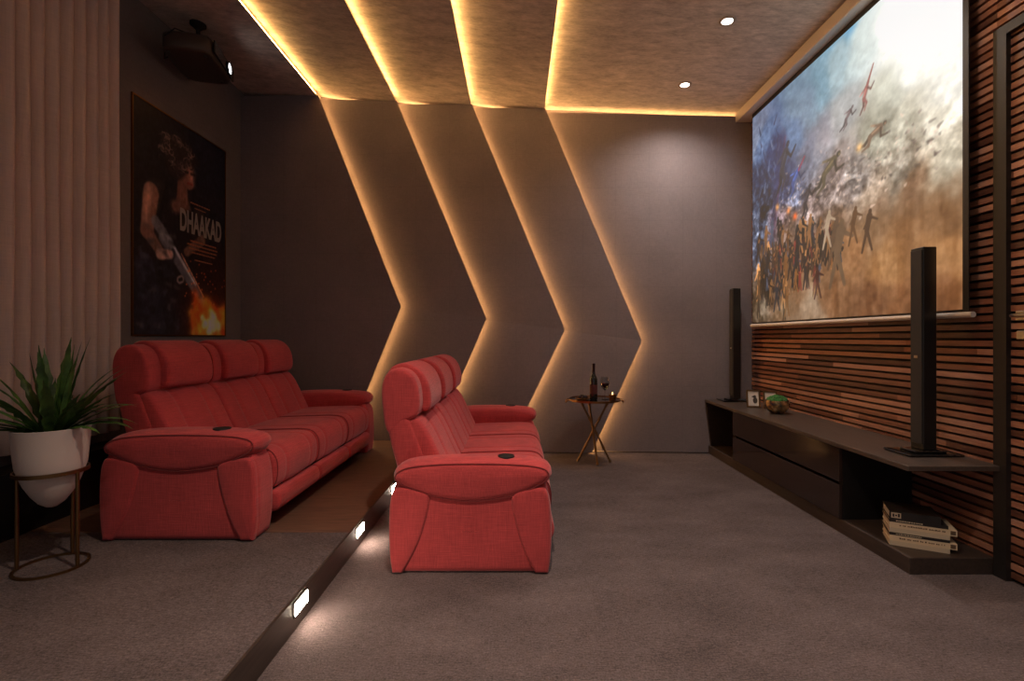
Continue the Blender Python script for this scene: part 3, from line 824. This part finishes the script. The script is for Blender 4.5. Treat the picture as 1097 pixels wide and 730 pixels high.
# a dark tilted banner and drifting smoke, then leaping and marching fighters (plain generic silhouettes)
x0, y0 = uv(826, 262); x1, y1 = uv(838, 150)
cv.capsule(x0, y0, x1, y1, 0.04, 0.07, (34, 40, 78), 0.6, 0.08); cv.capsule(x0+0.03, y0, x1+0.05, y1, 0.010, 0.016, (88, 40, 60), 0.5, 0.03)
for px, py, r_ in ((840,262,0.10), (855,240,0.10), (885,150,0.12), (830,280,0.08)): cv.glow(*uv(px, py), r_, (190, 176, 178), 0.42)
def leap(pa, pb, col, t=0.05):
    xa, ya = uv(*pa); xb, yb = uv(*pb); L = math.hypot(xb-xa, yb-ya)
    ux, uy = (xb-xa)/L, (yb-ya)/L; nx_, ny_ = -uy, ux
    if ny_ > 0: nx_, ny_ = -nx_, -ny_
    def p(a, b): return (xa+ux*a*L+nx_*b*L, ya+uy*a*L+ny_*b*L)
    dk = tuple(q*0.62 for q in col); lt = tuple(min(255, q*1.45) for q in col)
    def c(a, b, r0, r1, k): cv.capsule(*p(*a), *p(*b), r0*L, r1*L, k, 0.95, 0.012)
    c((0.48, 0.0), (0.26, 0.06), 0.055, 0.038, dk); c((0.26, 0.06), (0.02, -0.02), 0.036, 0.022, dk)
    c((0.48, 0.0), (0.36, 0.16), 0.058, 0.042, col); c((0.36, 0.16), (0.14, 0.14), 0.038, 0.022, col)
    c((0.46, 0.0), (0.80, 0.02), 0.060, 0.085, col); c((0.55, -0.02), (0.78, 0.0), 0.020, 0.025, lt)
    c((0.80, 0.05), (0.74, 0.22), 0.032, 0.026, dk); c((0.74, 0.22), (0.92, 0.30), 0.026, 0.018, dk)
    c((0.80, -0.03), (0.66, -0.14), 0.030, 0.024, col); c((0.66, -0.14), (0.58, -0.22), 0.024, 0.016, lt)
    c((0.93, 0.03), (0.95, 0.035), 0.048, 0.044, dk); c((0.94, 0.05), (0.95, 0.055), 0.022, 0.020, lt)
leap((869,210), (900,160), (84,76,58), 0.055); leap((918,162), (950,128), (112,92,76), 0.045); leap((900,142), (914,112), (96,84,86), 0.045)
leap((922,124), (930,86), (140,92,88), 0.04); cv.capsule(*uv(929,92), *uv(936,68), 0.012, 0.006, (140,92,88))
leap((842,215), (858,175), (60,80,128), 0.07); cv.capsule(*uv(856,182), *uv(862,168), 0.014, 0.012, (150,60,80), 0.7); leap((858,238), (868,196), (50,46,52), 0.06)
leap((832,212), (844,150), (44,46,56), 0.06)
for px, py, c in ((833,222,(255,190,120)), (845,226,(255,170,110)), (921,158,(255,210,150)), (852,232,(255,120,60))): cv.glow(*uv(px, py), 0.03, c, 0.95)
for _ in range(150):
    t = rr.random(); px = 812+t*88; py = 292-26*t+rr.gauss(0, 20)
    if px > 880: py = 262+rr.uniform(-16, 12)
    h_ = rr.uniform(0.20, 0.36)*(1.1-0.45*t); x_, y_ = uv(px, py); k = rr.uniform(0.5, 1.35)
    c = rr.choice([(40,32,28), (58,44,34), (30,26,28), (128,88,52), (92,68,48), (96,42,38), (60,66,78), (150,110,74)])
    cv.figure(x_, y_-0.5*h_, h_, tuple(q*k for q in c), rr.uniform(-0.02, 0.08), rr.uniform(0.06, 0.16), rr.uniform(0.12, 0.3))
    if rr.random() < 0.6: cv.capsule(x_+0.01, y_+0.20*h_, x_+0.02, y_+0.26*h_, 0.012, 0.008, (150, 106, 70), 0.8)
for px, py, h_, c in ((893,282,0.40,(92,72,56)), (897,300,0.52,(104,84,66)), (929,265,0.30,(74,54,40)), (914,258,0.28,(92,66,44)), (886,262,0.30,(170,150,130))):
    x_, y_ = uv(px, py); cv.figure(x_, y_-0.1*h_, h_, c, 0.08, 0.16, 0.25)
for px, py, r_, a_ in ((870,312,0.10,0.3), (818,328,0.10,0.3), (1000,120,0.22,0.3), (948,165,0.10,0.25), (840,330,0.07,0.25)): cv.glow(*uv(px, py), r_, (206,196,178), a_)
for px, py, r_ in ((1000,20,0.30), (965,0,0.25)): cv.glow(*uv(px, py), r_, (255,255,250), 0.8)
msk = np.clip(1.25-V-0.55*np.clip(U-0.3, 0, 1), 0, 1)**1.5; msk = msk*np.clip(0.35+(V-0.30)*5+np.clip(0.4-U, 0, 1)*2, 0.3, 1); cv.A *= (1+msk*(0.6*(n1-0.5)+0.6*(n2-0.5)))[...,None]; lum = cv.A.mean(-1, keepdims=True); cv.A = lum+(cv.A-lum)*1.15; cv.A = 128+(cv.A-128)*1.12
def pic(x, y): return (sx-0.0022-sx, SY0-x-3.84, SZ0+y-1.35)
cv.build('projected_picture', M['screen'], ps, pic)

# ---------------------------------------------------------------- poster
PY0, PY1, PZ0, PZ1 = 3.775, 4.965, 1.275, 3.15
po = empty('framed_poster', (XL, (PY0+PY1)/2, PZ0), label='tall dark film poster in a thin gold frame on the left wall', cat='poster')
def rp(mb):
    for i, v in enumerate(mb.v): mb.v[i] = (v[0]-XL, v[1]-(PY0+PY1)/2, v[2]-PZ0)
    return mb
mb = MB(); b = 0.010
for y0, y1, z0, z1 in ((PY0-b, PY1+b, PZ0-b, PZ0), (PY0-b, PY1+b, PZ1, PZ1+b), (PY0-b, PY0, PZ0, PZ1), (PY1, PY1+b, PZ0, PZ1)): mb.box(XL, XL+0.015, y0, y1, z0, z1)
rp(mb).build('frame', M['gold'], po)
rp(MB().box(XL+0.001, XL+0.008, PY0, PY1, PZ0, PZ1)).build('backing_board', M['black'], po)
pw, ph_ = PY1-PY0, PZ1-PZ0
cv = Canvas(pw, ph_, 190, 290); rng = np.random.default_rng(11)
cv.base([(0.2*pw,0.9*ph_,(16,17,24)), (0.8*pw,0.9*ph_,(20,22,32)), (0.85*pw,0.6*ph_,(22,23,30)), (0.1*pw,0.5*ph_,(18,17,22)), (0.5*pw,0.35*ph_,(22,18,20)), (0.2*pw,0.1*ph_,(26,26,34)), (0.8*pw,0.1*ph_,(90,34,14)), (0.8*pw,0.3*ph_,(36,18,14))], 3)
def q(a, b_): return (a*pw, b_*ph_)
def cap(a, b_, c, d, r0, r1, col, al=1, soft=0.02): cv.capsule(*q(a, b_), *q(c, d), r0, r1, col, al, soft)
pr = random.Random(3)
# torso, shoulder, arms
cap(0.22, 0.60, 0.62, 0.56, 0.17, 0.16, (30,26,28)); cap(0.35, 0.30, 0.40, 0.55, 0.20, 0.20, (24,21,24))
cap(0.16, 0.62, 0.12, 0.45, 0.085, 0.07, (112,80,70)); cap(0.12, 0.45, 0.26, 0.36, 0.06, 0.045, (98,70,62)); cap(0.14, 0.63, 0.11, 0.50, 0.03, 0.03, (160,122,108), 0.8, 0.05)
cap(0.47, 0.64, 0.47, 0.72, 0.075, 0.06, (96,64,56)); cap(0.40, 0.60, 0.52, 0.62, 0.06, 0.05, (100,68,60), 0.9, 0.05)
# face looking down
cap(0.50, 0.80, 0.54, 0.74, 0.100, 0.066, (104,70,62)); cap(0.57, 0.80, 0.58, 0.745, 0.045, 0.03, (150,106,92), 0.7, 0.06)
cap(0.48, 0.79, 0.53, 0.785, 0.010, 0.008, (24,18,18)); cap(0.57, 0.787, 0.61, 0.79, 0.010, 0.008, (24,18,18)); cap(0.55, 0.775, 0.56, 0.757, 0.012, 0.014, (140,98,84), 0.9); cap(0.535, 0.735, 0.58, 0.737, 0.010, 0.008, (110,40,40))
cap(0.40, 0.80, 0.42, 0.86, 0.13, 0.13, (34,26,27), 1, 0.05); cap(0.48, 0.87, 0.62, 0.86, 0.085, 0.05, (34,26,27), 1, 0.04)
for _ in range(150):
    t = pr.random()*6.28; k = pr.uniform(0.55, 1.15); a = 0.42+0.155*k*math.cos(t); b_ = 0.845+0.068*k*math.sin(t)
    if a > 0.50 and b_ < 0.815: continue
    cl = pr.choice([(74,58,56), (44,34,36), (104,84,78), (26,21,24)]); px0, py0 = a, b_; th = pr.random()*6.28
    for _k in range(4):
        th += 0.9; px1, py1 = px0+0.020*math.cos(th), py0+0.011*math.sin(th); cap(px0, py0, px1, py1, 0.006, 0.005, cl, 0.8, 0.008); px0, py0 = px1, py1
cap(0.31, 0.68, 0.24, 0.52, 0.018, 0.018, (12,12,14)); cap(0.58, 0.63, 0.64, 0.50, 0.016, 0.016, (12,12,14))
# right arm and rifle
cap(0.66, 0.60, 0.70, 0.48, 0.07, 0.05, (44,34,34)); cap(0.70, 0.48, 0.52, 0.40, 0.05, 0.04, (86,62,54))
cap(0.28, 0.44, 0.70, 0.17, 0.060, 0.040, (74,74,82)); cap(0.30, 0.46, 0.62, 0.25, 0.016, 0.012, (150,150,158), 0.9); cap(0.36, 0.38, 0.30, 0.28, 0.045, 0.04, (34,34,40)); cap(0.20, 0.50, 0.34, 0.42, 0.05, 0.05, (96,96,104), 0.8)
for k in range(9): cap(0.46+0.027*k, 0.385-0.02*k, 0.50+0.027*k, 0.345-0.02*k+0.01, 0.007, 0.007, (170,120,100), 0.8, 0.008)
cap(0.44, 0.26, 0.46, 0.265, 0.035, 0.034, (140,120,116)); cap(0.44, 0.26, 0.46, 0.265, 0.018, 0.018, (20,18,20))
cap(0.24, 0.36, 0.34, 0.37, 0.045, 0.04, (150,120,112)); cap(0.10, 0.30, 0.20, 0.05, 0.10, 0.11, (34,33,42)); 
for _ in range(60):
    a, b_ = pr.uniform(0.05, 0.42), pr.uniform(0.03, 0.48); t = pr.random()*6.28
    cap(a, b_, a+0.04*math.cos(t), b_+0.02*math.sin(t), 0.022, 0.012, pr.choice([(60,60,70), (40,40,50), (12,12,15), (88,76,74)]), 0.5, 0.03)
# fire
for _ in range(110):
    a = pr.gauss(0.80, 0.10); b_ = pr.gauss(0.07, 0.05); cv.glow(*q(a, b_), pr.uniform(0.03, 0.08), pr.choice([(255,120,30), (240,80,20), (255,170,60), (210,60,20)]), 0.5)
for _ in range(26): cv.glow(*q(pr.gauss(0.80, 0.06), pr.gauss(0.06, 0.035)), pr.uniform(0.02, 0.045), (255,232,170), 0.8)
for _ in range(40): cv.glow(*q(pr.uniform(0.5, 1.0), pr.uniform(0.12, 0.36)), 0.008, (240,110,50), 0.8)
cv.A = cv.A*1.5*(0.8+0.4*fractal(290, 190, 30, rng, 3))[...,None]+((fractal(290, 190, 60, rng, 3)-0.5)*40)[...,None]; cv.A = np.clip(cv.A, 0, 255)
cv.build('poster_print', M['poster'], po, lambda x, y: (0.009, x-pw/2, y))
def text(body, name, mat, loc, size, parent, rot, sx_=1.0, ext=0.0005, shear=0.0, off=0.0):
    c = bpy.data.curves.new(name, 'FONT'); c.body = body; c.size = size; c.extrude = ext; c.offset = off; c.shear = shear
    c.align_x = 'CENTER'; c.align_y = 'CENTER'; c.materials.append(mat)
    t_ = bpy.data.objects.new('t', c); C.objects.link(t_); bpy.context.view_layer.update()
    me = bpy.data.meshes.new_from_object(t_.evaluated_get(bpy.context.evaluated_depsgraph_get())); bpy.data.objects.remove(t_); me.name = name
    o = bpy.data.objects.new(name, me); C.objects.link(o); o.parent = parent; o.location = loc; o.rotation_euler = rot; o.scale = (sx_, 1, 1)
    return o
yc = (PY0+PY1)/2
text('DHAAKAD', 'title_lettering', M['lettering'], (0.011, 4.60-yc, 2.295-PZ0), 0.27, po, (math.pi/2+0, 0, math.pi/2), 0.46, off=0.009)
mb = MB()
for j, (zz, w0, w1, hh) in enumerate(((2.49, 4.44, 4.72, 0.012), (2.45, 4.50, 4.66, 0.010), (2.14, 4.44, 4.82, 0.014), (2.105, 4.40, 4.84, 0.014), (2.07, 4.42, 4.83, 0.014), (2.035, 4.46, 4.80, 0.012), (1.97, 4.50, 4.76, 0.012))):
    y = w0
    while y < w1: L = pr.uniform(0.008, 0.035); mb.box(XL+0.0095, XL+0.011, y, min(y+L, w1), zz-hh/2, zz+hh/2); y += L+0.006
rp(mb).build('credits_lettering', M['lettering2'], po)

# ---------------------------------------------------------------- curtain
mb = MB(); nyc, nz = 420, 14; ya, yb = 1.3, 3.535
rg = random.Random(8); ph = [rg.uniform(-0.3, 0.3) for _ in range(60)]
vs = []
for j in range(nz+1):
    z = 0.585+(3.86-0.585)*j/nz
    for i in range(nyc+1):
        y = ya+(yb-ya)*i/nyc; t = (y-0.01)/0.0925; k = int(t); a = t-k
        # rounded pleats with a tight valley
        x = -2.915+0.052*(abs(math.sin(math.pi*min(1, max(0, a+0.02*math.sin(k*2.3)))**1.7))**0.6)+0.006*ph[k % 60]+0.003*math.sin(z*2+k)
        vs.append((x, y+0.004*math.sin(z*1.4+k), z))
fs = [(j*(nyc+1)+i, j*(nyc+1)+i+1, (j+1)*(nyc+1)+i+1, (j+1)*(nyc+1)+i) for j in range(nz) for i in range(nyc)]
mb.add(vs, fs); cu = mb.build('pleated_curtain', M['curtain'], smooth=True, angle=80)
md = cu.modifiers.new('thick', 'SOLIDIFY'); md.thickness = 0.004
tag(cu, 'floor-length looking beige pleated curtain hanging on the left wall above a dark ledge', 'curtain')
cu['label'] = 'beige pleated curtain hanging on the left wall above a dark ledge'

# ---------------------------------------------------------------- plant and stand
PX, PYc = -2.262, 2.365
r = empty('plant_stand', (PX, PYc, PZ), label='thin brass ring stand on the platform holding the white pot', cat='plant stand')
zr = 0.470; R0 = 0.138
def ringp(R, z, n=48): return [(R*math.cos(2*math.pi*k/n), R*math.sin(2*math.pi*k/n), z) for k in range(n)]
mb = MB(); mb.lathe([(R0-0.004, -0.009), (R0+0.004, -0.009), (R0+0.004, 0.009), (R0-0.004, 0.009), (R0-0.004, -0.009)], 48, loc=(0,0,zr), cap=False); mb.build('top_ring', M['bronze'], r, smooth=True)
mb = MB(); mb.lathe([(R0-0.006, 0.001), (R0+0.006, 0.001), (R0+0.006, 0.011), (R0-0.006, 0.011), (R0-0.006, 0.001)], 48, cap=False); mb.build('base_ring', M['bronze'], r, smooth=True)
for a in (196, -6, 100):
    a = math.radians(a); mb = MB(); mb.tube([(R0*math.cos(a), R0*math.sin(a), 0.008), (R0*math.cos(a), R0*math.sin(a), zr)], 0.0085, 10); mb.build('leg', M['bronze'], r, smooth=True)
r = empty('potted_plant', (PX, PYc, PZ), label='green strap-leaved plant in a white tapered pot held by a brass stand', cat='potted plant')
pp = [(0.002, 0.292), (0.022, 0.296), (0.050, 0.318), (0.078, 0.358), (0.103, 0.408), (0.122, 0.462), (0.1325, 0.500), (0.139, 0.57), (0.146, 0.672), (0.147, 0.678), (0.142, 0.680), (0.138, 0.672), (0.130, 0.62), (0.002, 0.61)]
mb = MB(); mb.lathe(pp, 48); mb.build('pot', M['pot'], r, smooth=True, angle=50)
mb = MB(); mb.lathe([(0.002, 0.648), (0.06, 0.650), (0.133, 0.642), (0.132, 0.625), (0.002, 0.622)], 32); mb.build('soil', M['soil'], r, smooth=True)
mb = MB(); rg = random.Random(21)
def leaf(az, L, el, droop, w):
    n = 14; p = Vector((0.025*math.cos(az), 0.025*math.sin(az), 0.64)); e = el; tw = rg.uniform(-0.5, 0.5)
    vs = []; fs = []; side0 = Vector((-math.sin(az), math.cos(az), 0))
    for i in range(n+1):
        t = i/n
        d = Vector((math.cos(az)*math.cos(e), math.sin(az)*math.cos(e), math.sin(e)))
        up_ = side0.cross(d).normalized()
        sd = (side0*math.cos(tw*t)+up_*math.sin(tw*t))
        ww = w*(0.35+1.1*math.sin(math.pi*min(1, t*0.86+0.10))**0.8)*(1-t**5)*(1+0.28*math.sin(t*38+az*3)) * 0.75
        if i == n: ww = 0.001
        for s_, h_ in ((-1, 0.25), (-0.5, 0.05), (0, -0.12), (0.5, 0.05), (1, 0.25)): vs.append(p+sd*(ww*s_)+up_*(ww*h_))
        p = p+d*(L/n); e -= droop/n*(0.3+1.6*t)
    for i in range(n):
        for k in range(4): fs.append((i*5+k, i*5+k+1, (i+1)*5+k+1, (i+1)*5+k))
    mb.add(vs, fs)
for k in range(11): leaf(rg.random()*6.28, rg.uniform(0.40, 0.50), rg.uniform(1.28, 1.5), rg.uniform(0.0, 0.25), rg.uniform(0.020, 0.027))
for k in range(16): leaf(k*2.4+rg.uniform(-.3, .3), rg.uniform(0.32, 0.46), rg.uniform(0.85, 1.2), rg.uniform(0.2, 0.7), rg.uniform(0.017, 0.024))
for k in range(20): leaf(k*2.1+rg.uniform(-.3, .3), rg.uniform(0.27, 0.42), rg.uniform(0.45, 0.85), rg.uniform(0.5, 1.3), rg.uniform(0.014, 0.021))
fo = mb.build('foliage', M['leaf'], r, smooth=True, angle=80)

# ---------------------------------------------------------------- projector on its ceiling mount
px_, py_ = -2.68, 4.09
r = empty('ceiling_projector', (px_, py_, ceil_z(px_)), math.radians(-14)*-1 - math.radians(0), label='dark projector with a lit lens hanging from the ceiling beside the poster', cat='projector')
r.rotation_euler = (0, 0, math.radians(14))
zc = 3.60-ceil_z(px_)
def rbox_pts(w, d, c): return [(-w, -d+c), (-w, d-c), (-w+c, d), (w-c*1.2, d), (w, d-c*0.6), (w, -d+c*0.6), (w-c*1.2, -d), (-w+c, -d)]
mb = MB(); P = resample(chaikin(rbox_pts(0.195, 0.28, 0.07), 2), 64)
vs = []; lay = [(-0.072, 0.03), (-0.068, 0.012), (-0.050, 0.0), (0.045, 0.0), (0.066, 0.014), (0.070, 0.03)]
for z, a in lay:
    vs += [(float(p[0]), float(p[1]), zc+z) for p in inset(P, a)]
fs = [(j*64+k, j*64+(k+1)%64, (j+1)*64+(k+1)%64, (j+1)*64+k) for j in range(len(lay)-1) for k in range(64)]+[tuple(range(64)), tuple(5*64+k for k in range(64))]
mb.add(vs, fs); mb.build('projector_body', M['proj'], r, smooth=True, angle=50)
mb = MB(); mb.box(0.190, 0.203, -0.235, 0.235, zc-0.052, zc+0.052, b=0.004); fp = mb.build('front_panel', M['glossb'], r)
mb = MB(); RT = Matrix.Translation((0.203, 0.10, zc)) @ Matrix.Rotation(math.pi/2, 4, 'Y')
mb.lathe([(0.056, -0.02), (0.056, 0.010), (0.050, 0.014), (0.044, 0.010), (0.044, -0.01)], 32, RT, cap=False); lr = mb.build('lens_ring', M['glossb'], fp, smooth=True)
mb = MB(); mb.lathe([(0.001, 0.010), (0.030, 0.008), (0.044, 0.001)], 32, RT, cap=False); mb.build('lens', M['plens'], lr, smooth=True)
mb = MB()
for x, y in ((-0.14, -0.2), (-0.14, 0.2), (0.12, 0.2), (0.12, -0.2)):
    mb = MB(); mb.lathe([(0.012, 0), (0.014, -0.012), (0.008, -0.016)], 12, loc=(x, y, zc-0.071)); mb.build('foot', M['proj'], r, smooth=True)
mb = MB(); mb.lathe([(0.016, -0.02), (0.016, zc+0.08)], 16, cap=True); mb.box(-0.09, 0.09, -0.05, 0.05, zc+0.068, zc+0.084, b=0.003); mb.build('mount_pole', M['black'], r, smooth=True)
mb = MB(); mb.lathe([(0.062, 0.0), (0.062, -0.018), (0.045, -0.026), (0.030, -0.045), (0.018, -0.05)], 24); mb.build('ceiling_plate', M['black'], r, smooth=True)
mb = MB(); cz_ = zc+0.02
mb.tube([(-0.19, 0.0, cz_), (-0.225, -0.02, cz_-0.05), (-0.215, -0.08, cz_-0.09), (-0.18, -0.16, cz_-0.05), (-0.14, -0.26, cz_+0.0), (-0.06, -0.29, cz_+0.05), (0.0, -0.16, cz_+0.09), (0.0, -0.02, cz_+0.14)], 0.005, 8)
mb.build('cable', M['black'], r, smooth=True)

# ---------------------------------------------------------------- side table
TX, TY, TZ, TR = 0.785, 4.86, 0.635, 0.252
r = empty('side_table', (TX, TY, 0), label='small round tray table on three crossed brass legs by the back wall', cat='side table')
mb = MB(); mb.lathe([(0.001, -0.010), (TR, -0.010), (TR, 0.0), (0.001, 0.0)], 48, loc=(0,0,TZ)); mb.build('table_top', M['glossb'], r, smooth=True)
mb = MB(); mb.lathe([(TR-0.002, -0.012), (TR+0.004, -0.012), (TR+0.005, 0.006), (TR, 0.008), (TR-0.002, -0.012)], 48, loc=(0,0,TZ), cap=False); mb.build('tray_rim', M['gold'], r, smooth=True)
for s_ in (-1, 1):
    mb = MB(); mb.tube([(s_*(TR+0.004), -0.05, TZ), (s_*(TR+0.03), -0.045, TZ-0.015), (s_*(TR+0.036), 0, TZ-0.035), (s_*(TR+0.03), 0.045, TZ-0.015), (s_*(TR+0.004), 0.05, TZ)], 0.006, 8); mb.build('handle', M['gold'], r, smooth=True)
for (ax, ay), (bx, by) in (((-0.135,0.09), (0.155,-0.02)), ((0.16,0.06), (-0.165,0.03)), ((-0.01,-0.15), (0.0,-0.11))):
    if abs(ax) < 0.05: a, b_ = Vector((-0.04, 0.14, TZ-0.012)), Vector((0.01, -0.125, 0.008))
    else: a, b_ = Vector((ax, ay, TZ-0.012)), Vector((bx, by, 0.008))
    mb = MB(); n = 22; pts = []; rad = []
    for i in range(n+1):
        t = i/n; pts.append(a.lerp(b_, t)); rad.append(0.0105+(0.004 if i % 5 == 2 else 0))
    mb.tube(pts, rad, 8); mb.build('leg', M['bronze'], r, smooth=True)
zt = TZ+0.001
r = empty('wine_bottle', (TX-0.02, TY-0.06, zt), label='dark wine bottle standing on the round side table', cat='bottle')
mb = MB(); mb.lathe([(0.030, 0.0), (0.037, 0.003), (0.038, 0.01), (0.038, 0.195), (0.034, 0.222), (0.018, 0.25), (0.0145, 0.265), (0.0145, 0.275)], 32); mb.build('glass_body', M['wine'], r, smooth=True)
mb = MB(); mb.lathe([(0.0148, 0.275), (0.0150, 0.345), (0.0165, 0.347), (0.0165, 0.360), (0.001, 0.362)], 24); mb.build('neck_foil', M['foil'], r, smooth=True)
mb = MB(); mb.lathe([(0.0385, 0.06), (0.0385, 0.15)], 32, cap=False); mb.build('label', M['label'], r, smooth=True)
r = empty('wine_glass', (TX+0.10, TY-0.02, zt), label='stemmed glass of red wine between the bottle and the candle', cat='wine glass')
mb = MB(); mb.lathe([(0.034, 0.0), (0.034, 0.003), (0.006, 0.008), (0.004, 0.02), (0.004, 0.085), (0.010, 0.095), (0.034, 0.118), (0.046, 0.150), (0.045, 0.180), (0.036, 0.222), (0.0345, 0.222), (0.0435, 0.180), (0.0445, 0.150), (0.033, 0.121), (0.001, 0.1)], 32); mb.build('glass', M['glass'], r, smooth=True)
mb = MB(); mb.lathe([(0.001, 0.102), (0.030, 0.121), (0.043, 0.150), (0.0425, 0.163), (0.001, 0.163)], 32); mb.build('wine', M['redwine'], r, smooth=True)
r = empty('tealight_holder', (TX+0.165, TY-0.07, zt), label='small brass cup with a burning candle at the right of the table', cat='candle')
mb = MB(); mb.lathe([(0.028, 0.0), (0.034, 0.004), (0.036, 0.055), (0.033, 0.055), (0.031, 0.03), (0.001, 0.03)], 24); mb.build('cup', M['gold'], r, smooth=True)
mb = MB(); mb.lathe([(0.029, 0.031), (0.029, 0.050), (0.001, 0.050)], 20); wx = mb.build('candle', M['wax'], r, smooth=True)
mb = MB(); mb.lathe([(0.002, 0.052), (0.006, 0.060), (0.001, 0.078)], 10); mb.build('flame', M['flame'], wx, smooth=True)
r = empty('fruit_plate', (TX-0.125, TY-0.04, zt), label='low dark dish of grapes at the left of the side table', cat='dish')
mb = MB(); mb.lathe([(0.04, 0.0), (0.06, 0.004), (0.078, 0.016), (0.074, 0.018), (0.055, 0.008), (0.001, 0.006)], 28); mb.build('plate', M['gold'], r, smooth=True)
mb = MB(); rg = random.Random(4)
for k in range(26): a = rg.random()*6.28; q_ = math.sqrt(rg.random())*0.045; mb.ball((q_*math.cos(a), q_*math.sin(a), 0.018+0.022*(1-(q_/0.05)**2)), 0.011, 7)
gr = mb.build('grapes', M['grape'], r, smooth=True)

# ---------------------------------------------------------------- world, camera, view
w = bpy.data.worlds.new('World'); bpy.context.scene.world = w; w.use_nodes = True
bg = w.node_tree.nodes['Background']; bg.inputs['Color'].default_value = (1.0, 0.94, 0.92, 1); bg.inputs['Strength'].default_value = 0.16
cam = bpy.data.cameras.new('camera'); co = bpy.data.objects.new('camera', cam); C.objects.link(co)
co.location = (0, 0, H); co.rotation_euler = (math.pi/2, 0, 0)
cam.sensor_fit = 'HORIZONTAL'; cam.sensor_width = 36; cam.lens = F/1097*36
cam.shift_x = -(VX-548.5)/1097; cam.shift_y = -(365-VY)/1097; cam.clip_start = 0.02
bpy.context.scene.camera = co
v = bpy.context.scene.view_settings
v.view_transform = 'Standard'; v.look = 'None'; v.exposure = 0.0; v.gamma = 1.0; v.use_curve_mapping = False
